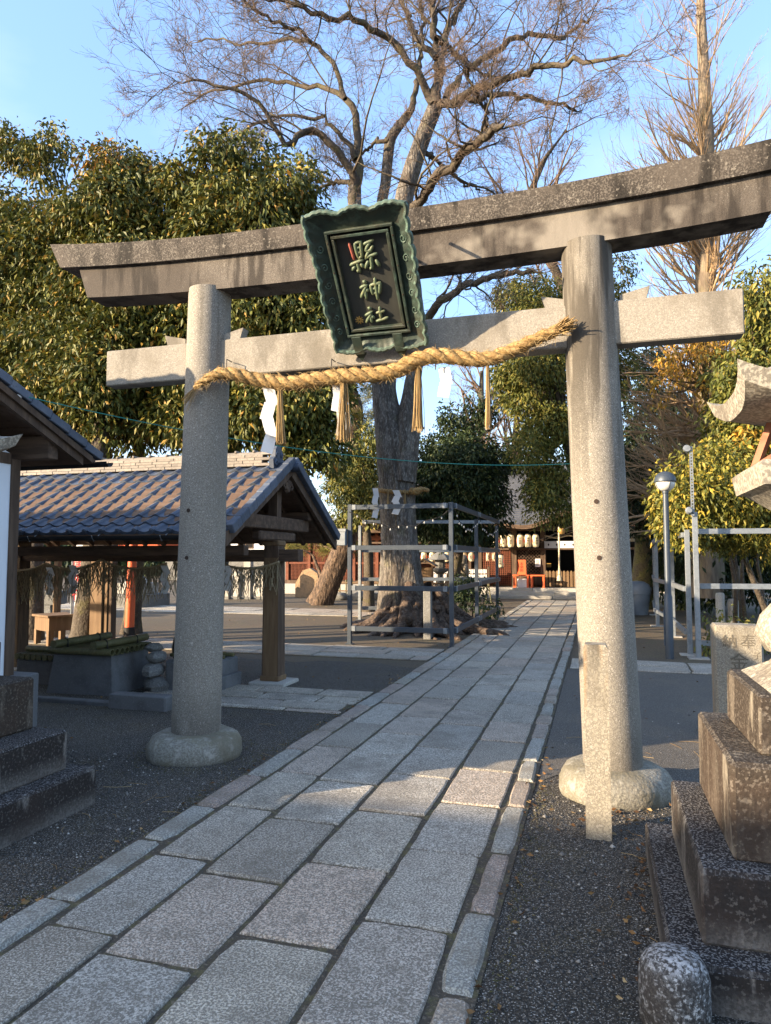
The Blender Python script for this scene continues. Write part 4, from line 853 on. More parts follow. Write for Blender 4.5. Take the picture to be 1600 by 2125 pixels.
f2 = thing('steel_frame', 'galvanised steel tube frame by the lamp post on the right', 'steel frame', (1.44, 11.86, 0)); o2 = f2.location
GP = [(1.40, 12.25, 2.0), (1.475, 11.86, 2.26), (1.42, 14.96, 1.95), (1.30, 17.17, 2.1), (1.5, 20.5, 2.0), (4.4, 12.6, 2.1)]
for x, y, z in GP:
    steelbar(MB(), (x - o2.x, y - o2.y, -.02), (x - o2.x, y - o2.y, z), .075, .075).build('post', m_galv, f2); B(f2, 'foot_plate', m_stonel, x - o2.x - .15, x - o2.x + .15, y - o2.y - .12, y - o2.y + .12, -.02, .02, .005)
for z in (1.92, 1.05, .36):
    for a, b in ((0, 2), (2, 3), (3, 4)):
        steelbar(MB(), Vector((GP[a][0] - .05, GP[a][1] + .05, z)) - o2, Vector((GP[b][0] - .05, GP[b][1] - .05, z)) - o2, .05, .08).build('rail', m_galv, f2)
for z in (1.97, 1.10, .2): steelbar(MB(), Vector((1.56, 12.22, z)) - o2, Vector((5.4, 12.55, z)) - o2, .05, .085).build('rail', m_galv, f2)
sp = thing('perforated_pole', 'thin perforated steel pole with a small floodlight above the right frame', 'pole', (1.44, 11.80, 0))
pm = MB()
for k in range(2): pm.box(-.022 + .034 * k, -.010 + .034 * k, -.02, .02, 2.2, 3.28)
for k in range(23): pm.box(-.012, .014, -.018, .018, 2.2 + k * .048, 2.2 + k * .048 + .026)
pm.build('perforated_strip', m_galv, sp); MB().lathe([(.05, -.04), (.06, 0), (.045, .05)], 12, (-.06, -.02, 3.25), ax='y').build('floodlight', m_galv, sp, smooth=True); MB().lathe([(.035, -.05), (.06, 0), (.03, .05)], 12, (-.05, -.02, 2.28), ax='y').build('floodlight', m_galv, sp, smooth=True)

# lamp post
lp = thing('lamp_post', 'slim dark steel lamp post with a domed globe light', 'lamp post', (1.05, 11.74, 0))
MB().lathe([(.062, -.02), (.062, .95), (.052, .97), (.048, 1.0), (.042, 2.55), (.05, 2.56), (.05, 2.60)], 20).build('pole', m_steel, lp, smooth=True); B(lp, 'service_door', m_steel, -.075, -.055, -.03, .03, .2, .75)
MB().lathe([(.15, 0), (.145, -.05), (.12, -.10), (.08, -.135), (.05, -.145)], 24, (0, 0, 2.735)).build('globe_glass', m_glass, lp, smooth='all')
MB().lathe([(.165, -.012), (.165, .005), (.155, .06), (.12, .115), (.06, .15), (.005, .16)], 24, (0, 0, 2.74)).build('dome_cap', m_steel, lp, smooth='all')
for a in (0.4, 1.97, 3.54, 5.1): MB().tube([(.155 * math.cos(t) * math.cos(a), .155 * math.cos(t) * math.sin(a), 2.735 - .152 * math.sin(t)) for t in np.linspace(0, 1.25, 8)], .008, 6).build('cage_bar', m_steel, lp)

# stones, bin and little things on the right
for k, (x, y, h, r, l) in enumerate(((2.74, 18.05, .74, .10, 'taller of two round grey stone posts right of the steel frame'), (3.02, 18.1, .60, .12, 'shorter of two round grey stone posts right of the steel frame'))):
    o = thing('round_stone_post', l, 'stone post', (x, y, 0), 0, 'round stone posts by the bushes'); MB().lathe([(r, -.05), (r, h - .05), (r * .85, h - .01), (r * .3, h)], 18).build('post_shaft', m_stonel, o, smooth=True)
o = thing('square_stone_post', 'square grey stone post behind the round stone posts', 'stone post', (3.35, 19.4, 0)); MB().box(-.11, .11, -.11, .11, -.05, 1.35, .01).build('post_shaft', m_stone, o)
bn = thing('waste_bin', 'grey plastic waste bin with domed lid beside the mossy trunk', 'bin', (1.05, 20.6, 0)); 
MB().lathe([(.27, 0), (.34, .55), (.36, .56), (.36, .64), (.34, .65)], 20).build('bin_body', m_bin, bn, smooth=True); MB().lathe([(.37, .64), (.37, .70), (.31, .82), (.18, .90), (.02, .92)], 20).build('lid', m_bin, bn, smooth=True)
o = thing('stone_base_block', 'low stone block at the foot of the right pillar side hall', 'stone block', (.55, 19.8, 0)); B(o, 'block', m_stonel, -.3, .35, -.3, .3, -.02, .24, .01); B(o, 'block', m_stonel, -.3, .15, -.2, .3, .24, .46, .01)
nb2 = thing('pink_banner', 'narrow pink paper banner with vertical lettering beside the right pillar', 'banner', (.72, 20.2, .5)); B(nb2, 'banner_sheet', m_pink, -.14, .14, -.005, .005, 0, 1.65); link('lettering', text_mesh('交\n通\n安\n全', .17, .002, m_ink), nb2, loc=(0, -.008, .75), rot=(R(90), 0, 0))
st = thing('stone_stake', 'plain square stone stake at the foot of the old tree', 'stone stake', (-3.12, 13.25, 0)); MB().box(-.075, .075, -.07, .07, -.05, .97, .012, jit=.004).build('post_shaft', m_stone, st)

# ------------------------------------------------------------------ main hall
HY = 27.0
hall = thing('shrine_hall', 'dark timber shrine hall with grey curved roof at the end of the path', 'shrine hall', (-1.4, HY, 0)); hx, hy = -1.4, HY
def H(name, mat, x0, x1, y0, y1, z0, z1, c=0., par=None): return B(par or hall, name, mat, x0 - hx, x1 - hx, y0 - hy, y1 - hy, z0, z1, c)
for i, (y0, z) in enumerate(((27.0, .13), (27.35, .26), (27.7, .39))):
    x = -4.4 if i < 2 else -5.0
    while x < 4:
        l = random.uniform(1.1, 1.9); H('stone_step', m_stonel, x + .006, min(x + l, 4.2), y0, y0 + (.36 if i < 2 else 1.6), (z - .13) if i < 2 else .2, z, .008); x += l
H('platform', m_stonel, -9.5, 4.5, 28.0, 34, -.02, .385)
for x in (-4.55, -3.15, -2.02, .9, 2.2): H('pillar', m_wood, x - .10, x + .10, 28.45, 28.65, .38, 3.2, .01)
H('head_beam', m_woodh, -5, 3, 28.42, 28.62, 2.62, 2.80, .01); H('head_beam', m_woodh, -5, 3, 28.40, 28.56, 1.86, 1.95, .01)
H('back_wall', m_dark, -5, 4, 31.5, 31.6, .38, 4); H('side_wall', m_wood, -5.0, -4.9, 28.5, 31.5, .38, 3.2); H('ceiling', m_dark, -5, 4, 28.6, 31.5, 3.0, 3.1); H('floor_boards', m_wood, -5, 4, 28.7, 31.5, .385, .5)
def lattice(name, x0, x1, y, z0, z1, step, mat, par, ox_, oy_, diag=False, w=.02, backing=True):
    mb = MB()
    if diag:
        for k in range(int((x1 - x0 + z1 - z0) / step) + 1):
            for s in (1, -1):
                a = k * step; pts = []
                xa, za = (x0 + a, z0) if s > 0 else (x0 + a, z1)
                # line going left
                t = min(a, z1 - z0); xb, zb = x0 + a - t, z0 + t if s > 0 else z1 - t
                if xa > x1: d = xa - x1; xa = x1; za = za + d if s > 0 else za - d
                if xb < xa - .02: mb.tube([(xa - ox_, y - oy_, za), (xb - ox_, y - oy_, zb)], w / 2, 4)
    else:
        x = x0
        while x <= x1 + 1e-6: mb.box(x - w / 2 - ox_, x + w / 2 - ox_, y - .02 - oy_, y + .0 - oy_, z0, z1); x += step
        z = z0
        while z <= z1 + 1e-6: mb.box(x0 - ox_, x1 - ox_, y - .003 - oy_, y + .017 - oy_, z - w / 2, z + w / 2); z += step
    o = mb.build(name, mat, par); 
    if backing: B(par, 'panel_back', m_dark, x0 - ox_, x1 - ox_, y + .05 - oy_, y + .06 - oy_, z0, z1)
    return o
lattice('lattice_panel', -4.45, -3.28, 28.5, .5, 1.85, .075, m_shed, hall, hx, hy, w=.03); lattice('diagonal_lattice', -3.02, -2.12, 28.5, .95, 1.85, .13, m_wood, hall, hx, hy, True, w=.022)
H('sill_board', m_wood, -3.05, -2.1, 28.47, 28.55, .5, .93)
x = -1.9
while x < .8: MB().prism([(-.05, .42), (.05, .42), (.05, 1.0), (0, 1.06), (-.05, 1.0)], 'y', -.015, .015).build('picket', m_woodl, hall, loc=(x - hx, 28.4 - hy, 0)); x += .135
H('picket_rail', m_wood, -1.95, .85, 28.42, 28.46, .85, .90)
# curtain with little crests, rope and streamers
H('white_curtain', m_paper, -1.96, .88, 28.38, 28.39, 1.93, 2.20)
for k in range(9): MB().prism([(-.035, 0), (0, -.055), (.035, 0), (0, .055)], 'y', 0, .004).build('curtain_crest', m_ink, hall, loc=(-1.8 + .31 * k - hx, 28.374 - hy, 2.06))
MB().tube([(-1.95 - hx + 2.8 * t, 28.3 - hy, 2.42 - .10 * math.sin(math.pi * 3 * t) ** 2) for t in np.linspace(0, 1, 25)], .03, 8).build('hanging_rope', m_strawold, hall, smooth=True)
# roof : stepped shingle courses, curved gable over the entrance
def roofz(x, q):   # q 0 at eave .. 1 at ridge
    c = math.exp(-((x + .55) / 1.15) ** 2) * .62 - .10 * math.exp(-((abs(x + .55) - 2.0) / .55) ** 2)
    return 2.86 + .10 * abs((x + .5) / 6) ** 2 + c * max(0, 1 - q * 2.2) + 2.5 * q ** 1.12
rm = MB(); xs = np.linspace(-9.5, 5.0, 74); nC = 26
for k in range(nC):
    q0, q1 = k / nC, (k + 1) / nC + .004
    a = [(x - hx, 27.45 + 4.4 * q0 - hy, roofz(x, q0) + .028) for x in xs]; b = [(x - hx, 27.45 + 4.4 * q1 - hy, roofz(x, q1) + .004) for x in xs]; c = [(x - hx, 27.45 + 4.4 * q0 - hy, roofz(x, q0) - .005) for x in xs]
    rm.grid([a, b]); rm.grid([c, a])
rm.build('shingle_roof', M('grey shingles', (.065, .068, .075), [(3, .45, .6, (.095, .098, .105), .7), (25, .55, .7, (.07, .07, .075), .6)], rough=.6), hall, smooth=True)
ev = MB(); ev.grid([[(x - hx, 27.43 - hy, roofz(x, 0) - .15) for x in xs], [(x - hx, 27.43 - hy, roofz(x, 0)) for x in xs]]); ev.grid([[(x - hx, 29 - hy, roofz(x, 0) - .10) for x in xs], [(x - hx, 27.43 - hy, roofz(x, 0) - .15) for x in xs]])
ev.build('eave_fascia', m_woodh, hall, smooth=True)
H('roof_ridge', m_tile, -9, 4.5, 31.6, 32.1, 5.3, 5.75, .03)
H('inner_ridge_wall', m_wood, -9, 4.5, 28.7, 31.4, 3.15, 3.22)
# side gallery to the left with lower eave
H('gallery_wall', m_wood, -9.4, -5.0, 30.0, 30.1, .38, 2.6); lattice('gallery_lattice', -9.2, -5.1, 29.95, .6, 1.35, .10, m_shed, hall, hx, hy, w=.035, backing=False)
H('gallery_beam', m_woodh, -9.5, -4.6, 29.0, 29.12, 1.80, 1.92); H('gallery_rail', m_woodh, -9.4, -4.6, 29.3, 29.36, 1.30, 1.36); H('gallery_roof', m_woodh, -9.6, -4.5, 28.4, 30.4, 2.15, 2.22)
# prayer papers and wooden votive tags on racks
pk = []
rk2 = thing('votive_rack', 'rack of white folded fortune papers in front of the left gallery', 'votive rack', (-6.0, 27.9, 0))
for z in (.62, .82, 1.02): B(rk2, 'rack_bar', m_wood, -1.9, 1.9, -.02, .02, z + .06, z + .09)
for x in (-1.9, 0, 1.9): B(rk2, 'rack_post', m_wood, x - .04, x + .04, -.04, .04, 0, 1.2)
mb = MB()
for z in (.62, .82, 1.02):
    for k in range(62):
        x = -1.85 + k * .06; mb.box(x - .018, x + .018, -.035 - random.uniform(0, .02), -.022, z - random.uniform(.05, .11), z + .07)
mb.build('fortune_papers', m_paper, rk2, kind='stuff')
# lanterns
def lant_mesh(w, h, mat):
    pr = []
    for i in range(15):
        t = i / 14; r = w / 2 * (.62 + .38 * math.sin(math.pi * min(1, max(0, t)) ) ** .45); pr.append((r * (1 + .018 * (i % 2)), h * t))
    return MB().lathe(pr, 18).mesh('lantern_body', mat, 'all')
lm1, lm2 = lant_mesh(.27, .50, m_lant), lant_mesh(.26, .40, m_lant)
cap1 = MB().lathe([(.09, -.025), (.10, 0), (.09, .03)], 14).mesh('lantern_cap', m_black)
def lantern(label, p, big, txt, group):
    o = thing('paper_lantern', label, 'paper lantern', p, random.uniform(-.3, .3), group); h = .5 if big else .4
    link('lantern_body', lm1 if big else lm2, o); link('lantern_cap', cap1, o, loc=(0, 0, h)); link('lantern_cap', cap1, o); MB().tube([(0, 0, h + .03), (0, 0, h + .13)], .008, 5).build('cord', m_black, o)
    link('black_lettering', text_mesh('\n'.join(txt), .115 if big else .085, .002, m_ink), o, loc=(0, -.142, h * .50), rot=(R(90), 0, 0), scale=(1, .82, 1))
    for s in (-1, 1): MB().prism([(-.02, -.06), (.02, -.06), (.02, .06), (-.02, .06)], 'x', -.004, .004).build('red_mark', m_lred, o, loc=(s * .128, -.05, h * .5))
    return o
UP = [(1030, 'leftmost upper paper lantern on the hall front'), (1045, 'second upper paper lantern from the left on the hall front'), (1060, 'third upper paper lantern, just left of the hall pillar'), (1080, 'upper paper lantern just right of the hall pillar'), (1096, 'fifth upper paper lantern from the left on the hall front'), (1112, 'rightmost upper paper lantern, beside the white curtain')]
TX_ = ['大願成', '家内安', '交通安', '宇治茶', '縣神社', '御神燈']
for k, (px, l) in enumerate(UP): q = at(px, 1136, 27.9); lantern(l, q, True, TX_[k], 'upper row of paper lanterns on the hall')
LO = [880, 897, 912, 928, 946, 962, 978, 998, 1013, 1026]; nmz = ['first', 'second', 'third', 'fourth', 'fifth', 'sixth', 'seventh', 'eighth', 'ninth', 'tenth']
for k, px in enumerate(LO): q = at(px, 1166, 28.6); lantern(f'{nmz[k]} paper lantern from the left in the lower gallery row', q, False, TX_[k % 6], 'lower row of paper lanterns on the gallery')
q = at(1039, 1178, 27.6); lantern('single paper lantern hanging low by the lattice wall', q, True, '御神燈', None)
for k, px in enumerate((1404, 1421)): lantern(('left of two paper lanterns seen behind the right steel frame', 'right of two paper lanterns seen behind the right steel frame')[k], at(px, 1170, 24.6), True, TX_[k], 'lanterns behind the right frame')
q = at(1313, 1125, 25); lantern('paper lantern half hidden behind the right pillar edge', q + Vector((0, 0, 0)), True, '奉納宮', None)
# bell rope and bell
br = thing('bell_rope', 'thick pale rope with tassel hanging before the hall entrance', 'bell rope', at(1161, 1205, 27.8)); z0 = br.location.z
MB().lathe([(.10, 0), (.085, .14), (.05, .22), (.055, .25)], 14).build('tassel', m_rope, br, smooth=True); MB().tube([(0, 0, .22), (0, 0, .28), (0, 0, .5), (.01, 0, 1.5), (.01, 0, 2.35)], [.055, .06, .032, .034, .034], 12).build('rope_length', m_rope, br, smooth='all')
bl_ = thing('shrine_bell', 'brass bell hanging at the top of the bell rope', 'bell', at(1165, 1102, 27.85)); MB().lathe([(.01, -.13), (.11, -.11), (.15, 0), (.11, .10), (.01, .12)], 16).build('bell_body', m_gold, bl_, smooth='all')
# red tables and offering sign
def red_table(label, x0, x1, y, z, h):
    o = thing('red_table', label, 'table', ((x0 + x1) / 2, y, z), 0, 'red tables on the hall steps'); w = (x1 - x0) / 2
    B(o, 'table_top', m_verm, -w, w, -.22, .22, h - .05, h, .008)
    for s in (-1, 1):
        for t in (-1, 1): B(o, 'leg', m_verm, s * (w - .06) - .035, s * (w - .06) + .035, t * .17 - .035, t * .17 + .035, 0, h - .05)
        B(o, 'leg_rail', m_verm, s * (w - .06) - .02, s * (w - .06) + .02, -.14, .14, .08, .12)
a, b = at(1065, 1218, 28.0), at(1099, 1218, 28.0); red_table('vermilion table carrying the tall red offering sign', a.x, b.x, 28.0, .39, .50); a2, b2 = at(1101, 1218, 27.95), at(1132, 1218, 27.95); red_table('empty vermilion table right of the offering sign', a2.x, b2.x, 27.95, .39, .50)
sg = thing('offering_sign', 'tall vermilion board with black lettering on the left red table', 'sign', ((a.x + b.x) / 2 + .03, 28.0, .89)); MB().prism([(-.17, 0), (.17, 0), (.15, .58), (-.15, .58)], 'y', -.05, .05).build('sign_board', m_verm, sg); link('lettering', text_mesh('お\n供\n料', .13, .002, m_ink), sg, loc=(0, -.054, .29), rot=(R(90), 0, 0))
wb = thing('white_box', 'white box standing under the offering table', 'box', ((a.x + b.x) / 2 + .05, 28.1, .39)); B(wb, 'box_body', m_white, -.2, .22, -.1, .1, 0, .34, .01)
ps = thing('posted_notice', 'white paper notice on the diagonal lattice', 'notice', at(1116, 1168, 28.4)); B(ps, 'sheet', m_paper, -.10, .10, 0, .006, -.16, .16)
for k in range(5): B(ps, 'text_line', m_ink, -.07 + .03 * k, -.062 + .03 * k, -.004, -.001, -.12, .12)
yl = thing('yellow_sign', 'small yellow sign inside the dark entrance', 'sign', at(1139, 1173, 30)); B(yl, 'sign_face', m_gold, -.09, .09, 0, .02, -.08, .08)
# stone lantern silhouette, guardian statue, sign shelter in front of the gallery
sl2 = thing('stone_lantern', 'small dark stone lantern seen through the tree frame', 'stone lantern', (-5.55, 25.6, 0)); MB().lathe([(.30, 0), (.28, .25), (.12, .32), (.11, .95), (.28, 1.05), (.30, 1.14), (.18, 1.18), (.18, 1.45), (.50, 1.48), (.34, 1.62), (.12, 1.75), (.10, 1.85), (.02, 1.98)], 8).build('lantern_body', m_stone, sl2)
kg = thing('guardian_statue', 'weathered tan stone guardian dog on a plinth near the hall', 'statue', (-4.75, 25.9, 0)); B(kg, 'plinth', m_stonel, -.28, .28, -.35, .35, 0, .85, .02)
MB().tube([(0, .22, .88), (0, .2, 1.05), (0, .05, 1.25), (0, -.10, 1.42), (0, -.15, 1.55), (0, -.24, 1.58)], [.16, .19, .18, .16, .17, .09], 12).build('body', m_stake, kg, smooth='all')
for s in (-1, 1): MB().tube([(s * .10, -.12, 1.3), (s * .11, -.16, 1.1), (s * .11, -.18, .87)], [.07, .06, .055], 8).build('front_leg', m_stake, kg, smooth='all')
MB().tube([(0, .3, 1.0), (0, .36, 1.25), (0, .30, 1.45)], [.06, .09, .02], 8).build('tail', m_stake, kg, smooth='all')
sb = thing('sign_shelter', 'small roofed wooden notice shelter left of the gallery lanterns', 'notice shelter', (-5.9, 24.6, 0)); B(sb, 'board', m_woodl, -.25, .25, -.03, .03, .6, 1.2)
for s in (-1, 1): B(sb, 'post', m_wood, s * .28 - .03, s * .28 + .03, -.04, .04, 0, 1.3); MB().prism([(0, 1.48), (s * .42, 1.24), (s * .42, 1.28), (0, 1.53)][::s], 'y', -.3, .3).build('roof_board', m_woodl, sb)
for k in range(2):
    o = thing('bamboo_tripod', ('left pale bamboo stand in front of the hall steps', 'right pale bamboo stand in front of the hall steps')[k], 'bamboo stand', (-3.95 + .45 * k, 23.6, 0), 0, 'bamboo stands by the hall'); MB().tube([(-.08, 0, 0), (.02, 0, .75)], .02, 6).build('pole', m_bamboo, o); MB().tube([(.12, 0, 0), (.02, 0, .75)], .02, 6).build('pole', m_bamboo, o); MB().lathe([(.06, .7), (.09, .82), (.02, .86)], 10).build('cup', m_bamboo, o, smooth=True)

# ------------------------------------------------------------------ left background : lattice hall, stones, fences, white house
lh = thing('lattice_hall', 'red-brown latticed wooden hall on a pale stone base left of the tree', 'hall', (-11.3, 29, 0)); 
B(lh, 'stone_base', m_stonel, -3.6, 3.6, -.8, 4, -.02, .42, .01); B(lh, 'body', m_dark, -1.9, 3.2, .12, 3.5, .42, 3.2)
for k, x in enumerate((-1.95, -.9, .15, 1.2, 2.25, 3.2)): B(lh, 'post', m_shed, x - .07, x + .07, -.08, .08, .42, 2.6)
for x in (-1.88, -.83, .22, 1.27, 2.32): lattice('lattice_panel', x, x + .91, 0, .6, 2.2, .065, m_shed, lh, 0, 0, w=.022, backing=False)
B(lh, 'sill', m_wood, -2.1, 3.3, -.15, .1, .42, .56); B(lh, 'beam', m_shed, -2.1, 3.4, -.1, .1, 2.3, 2.5); B(lh, 'beam', m_shed, -2.0, 3.3, -.055, .05, 1.28, 1.36); B(lh, 'eave', m_wood, -2.6, 4, -.9, .4, 2.6, 2.75)
wh = thing('white_house', 'white rendered house with dark windows far behind the pavilion', 'house', (-20, 46, 0)); B(wh, 'wall', m_white, -7, 6, 0, 6, 0, 4.0); B(wh, 'roof', m_tile, -7.5, 6.5, -.5, 6.5, 4.0, 4.3); B(wh, 'garden_wall', m_stone, -9, 8, -3, -2.8, 0, 1.4)
for x in (-5, -2, 1, 3.4): f = B(wh, 'window', m_wood, x, x + 1.3, -.03, .02, 2.2, 3.4); B(f, 'pane', m_dark, x + .1, x + .6, -.05, -.035, 2.3, 3.3); B(f, 'pane', m_dark, x + .7, x + 1.2, -.05, -.035, 2.3, 3.3)
sto = thing('inscribed_boulder', 'brown flat-faced inscribed boulder beside the leaning pine', 'boulder', gd(640, 1240)); g = np.random.default_rng(5)
MB().prism([(-.5, -.05), (.45, -.05), (.52, .5), (.42, .95), (.1, 1.15), (-.2, 1.05), (-.5, .55)], 'y', -.14, .18).build('stone_face', M('brown stone', (.30, .20, .115), [(5, .45, .65, (.2, .14, .085), .7)], bump=(12, .8, .03)), sto)
for k, px in enumerate((446, 470, 492, 515, 541)):
    o = thing('stone_marker', ('first', 'second', 'third', 'fourth', 'fifth')[k] + ' pale stone pillar from the left in the row behind the pavilion', 'stone marker', gd(px, 1243), 0, 'row of pale stone pillars'); h = (1.25, 1.0, 1.05, 1.5, 1.0)[k]
    MB().prism([(-.14, -.05), (.14, -.05), (.14, h - .1), (0, h), (-.14, h - .1)], 'y', -.13, .13).build('pillar_block', m_stonel, o); B(o, 'base_block', m_stone, -.2, .2, -.2, .2, -.05, .10, .01); link('engraved_text', text_mesh('奉\n献', .16, .002, m_ink), o, loc=(0, -.1325, h * .55), rot=(R(90), 0, 0))
bf = thing('bamboo_fence', 'low pale bamboo fence around the rock garden behind the tree', 'bamboo fence', (-7.4, 25.2, 0))
for k in range(19): MB().lathe([(.028, 0), (.028, .72 + .06 * (k % 3 == 0))], 8, (-2.2 + .25 * k, 0, 0)).build('stake', m_bamboo if k % 4 else m_woodl, bf)
for z in (.3, .6): MB().tube([(-2.3, -.03, z), (2.4, -.03, z + .02)], .025, 8).build('rail', m_woodl, bf)
for k in range(9): rock('garden_rock', m_stone, None, (0, 0, .12), .24 + .10 * ((k * 7) % 4) / 3, 20 + k, .7, dict(loc=(-9.0 + .55 * k, 24.4 + .3 * (k % 3), 0), label=('first', 'second', 'third', 'fourth', 'fifth', 'sixth', 'seventh', 'eighth', 'ninth')[k] + ' rough grey rock from the left before the bamboo fence', cat='rock', group='rocks by the bamboo fence'))
# things seen under the pavilion
vt = thing('vermilion_torii', 'small vermilion torii with black feet behind the wash pavilion', 'torii gate', (-7.9, 11.2, 0)); 
va, vb = Vector((-8.18, 11.05, 0)), Vector((-7.15, 11.25, 0))
for p in (va, vb):
    MB().tube([(p.x + 7.9, p.y - 11.2, .28), (p.x + 7.9 + .05, p.y - 11.2, 2.2)], [.085, .075], 18).build('pillar', m_verm, vt, smooth=True); MB().lathe([(.10, -.02), (.10, .29)], 18, (p.x + 7.9, p.y - 11.2, 0)).build('black_foot', m_black, vt, smooth=True)
steelbar(MB(), Vector((-1.1, -.3, 1.80)), Vector((1.3, .17, 1.80)), .10, .16).build('tie_beam', m_verm, vt); steelbar(MB(), Vector((-1.3, -.33, 2.22)), Vector((1.5, .2, 2.22)), .2, .22).build('top_beam', m_verm, vt)
wp = thing('wooden_signpost', 'thick pale wooden board post behind the well', 'wooden post', gd(205, 1352)); B(wp, 'post_board', m_woodl, -.14, .10, -.08, .08, 0, 2.1, .008); B(wp, 'post_board', m_woodl, .10, .18, -.05, .09, 0, 2.05, .006); B(wp, 'post_board', m_wood, .18, .25, -.03, .1, 0, 2.0, .006)
bs = thing('wooden_stand', 'low square wooden stand on four legs behind the well', 'stand', (-9.35, 10.55, 0), R(-25)); B(bs, 'stand_top', m_woodl, -.34, .34, -.3, .3, .50, .54, .005); B(bs, 'apron', m_woodl, -.30, .30, -.26, .26, .26, .50)
for s in (-1, 1):
    for t in (-1, 1): B(bs, 'leg', m_woodl, s * .26 - .045, s * .26 + .045, t * .22 - .045, t * .22 + .045, 0, .27)
nbn = thing('cloth_banner', 'narrow white cloth banner with red lettering on a pole behind the well', 'banner', (-9.02, 10.6, 0)); MB().tube([(-.06, 0, 0), (-.06, 0, 2.2)], .018, 8).build('pole', m_galv, nbn); P = [[(-.05 + .30 * u + .01 * math.sin(v * 6), .02 * math.sin(u * 5 + v * 4), .42 + 1.6 * v) for u in np.linspace(0, 1, 5)] for v in np.linspace(0, 1, 14)]
MB().grid(P).grid([[(p[0], p[1] + .003, p[2]) for p in r][::-1] for r in P]).build('cloth', m_paper, nbn, smooth=True); link('lettering', text_mesh('縣\n神\n社', .26, .002, m_lred), nbn, loc=(.10, -.03, 1.15), rot=(R(90), 0, 0))
for k, (x, y, z) in enumerate(((-9.0, 10.9, 1.6), (-9.9, 11.3, 1.7))): o = thing('timber_post', ('thin dark timber post right of the wooden stand', 'thin dark timber post behind the wooden stand')[k], 'timber post', (x - .12, y, 0)); B(o, 'post_shaft', m_woodl, -.055, .055, -.05, .05, 0, z, .005); B(o, 'metal_band', m_galv, -.058, .058, -.053, .053, .42, .46)
fl = thing('far_stone_lantern', 'pale stone lantern on steps far behind the wash pavilion', 'stone lantern', (-14.2, 19.5, 0)); B(fl, 'step', m_stone, -.75, .75, -.75, .75, 0, .4, .02); B(fl, 'step', m_stonel, -.5, .5, -.5, .5, .4, .75, .02)
MB().lathe([(.42, .75), (.30, .9), (.2, 1.0), (.18, 1.5), (.42, 1.62), (.42, 1.72), (.25, 1.76), (.25, 2.1), (.62, 2.2), (.35, 2.45), (.05, 2.7)], 6).build('lantern_body', m_stonel, fl)
sw2 = thing('stone_wall', 'low rough stone retaining wall far left behind the shed', 'stone wall', (-15.5, 14.6, 0), R(8))
for r in range(2):
    for k in range(5): MB().box(-2.2 + .9 * k + .2 * r, -1.34 + .9 * k + .2 * r, -.2, .2, .36 * r, .36 * r + .35, .02, jit=.015).build('wall_stone', m_stone, sw2)
pf = thing('picket_fence', 'weathered grey picket fence on the stone wall', 'fence', (-15.5, 14.9, .72), R(8))
for k in range(15): MB().prism([(-.07, 0), (.07, 0), (.07, .75), (0, .82), (-.07, .75)], 'y', -.02, .02).build('picket', m_wood, pf, loc=(-2 + .27 * k, 0, 0))
B(pf, 'rail', m_wood, -2.1, 2.0, .02, .06, .25, .32); B(pf, 'rail', m_wood, -2.1, 2.0, .02, .06, .55, .62)
rf = thing('vermilion_fence', 'short vermilion fence section at the far left beside the shed post', 'fence', (-15.6, 14.2, .55))
for k in range(5): B(rf, 'baluster', m_verm, -.5 + .25 * k - .05, -.5 + .25 * k + .05, -.05, .05, 0, .9)
B(rf, 'rail', m_verm, -.6, .6, -.06, .06, .9, 1.0); B(rf, 'rail', m_verm, -.6, .6, -.06, .06, .05, .14)
# ------------------------------------------------------------------ trees
def trunk_tube(mb, pts, rad, n=26, flute=.10, base_flute=.0, seed=0, sub=4):
    P, Rr, _ = resample([Vector(p) for p in pts], list(rad), (len(pts) - 1) * sub + 1); k = len(P); g = np.random.default_rng(seed); ph = g.uniform(0, 6.28, 6)
    o = len(mb.v); tg = [(P[min(i + 1, k - 1)] - P[max(i - 1, 0)]).normalized() for i in range(k)]; u = tg[0].cross(Vector((0, 1, .01))).normalized()
    for i in range(k):
        u = (u - tg[i] * u.dot(tg[i])).normalized(); w = tg[i].cross(u); b = max(0, 1 - i / (k * .45)) ** 1.5
        for j in range(n):
            a = 2 * math.pi * j / n
            f = 1 + (flute + base_flute * b) * (.5 * math.sin(5 * a + ph[0] + i * .12) + .35 * math.sin(8 * a + ph[1] - i * .1) + .3 * math.sin(3 * a + ph[2]) + .2 * math.sin(13 * a + ph[3] + i * .35)) + g.normal(0, .016)
            mb.v.append(tuple(P[i] + (u * math.cos(a) + w * math.sin(a)) * Rr[i] * f))
    mb.f += [(o + i * n + j, o + i * n + (j + 1) % n, o + (i + 1) * n + (j + 1) % n, o + (i + 1) * n + j) for i in range(k - 1) for j in range(n)] + [tuple(range(o + (k - 1) * n, o + k * n))]
    return mb
def rs_np(pts, rads, k):
    pts = np.array(pts, float); d = np.r_[0, np.cumsum(np.linalg.norm(np.diff(pts, axis=0), axis=1))]; s = np.linspace(0, d[-1], k)
    return np.stack([np.interp(s, d, pts[:, i]) for i in range(3)], 1), np.interp(s, d, rads)
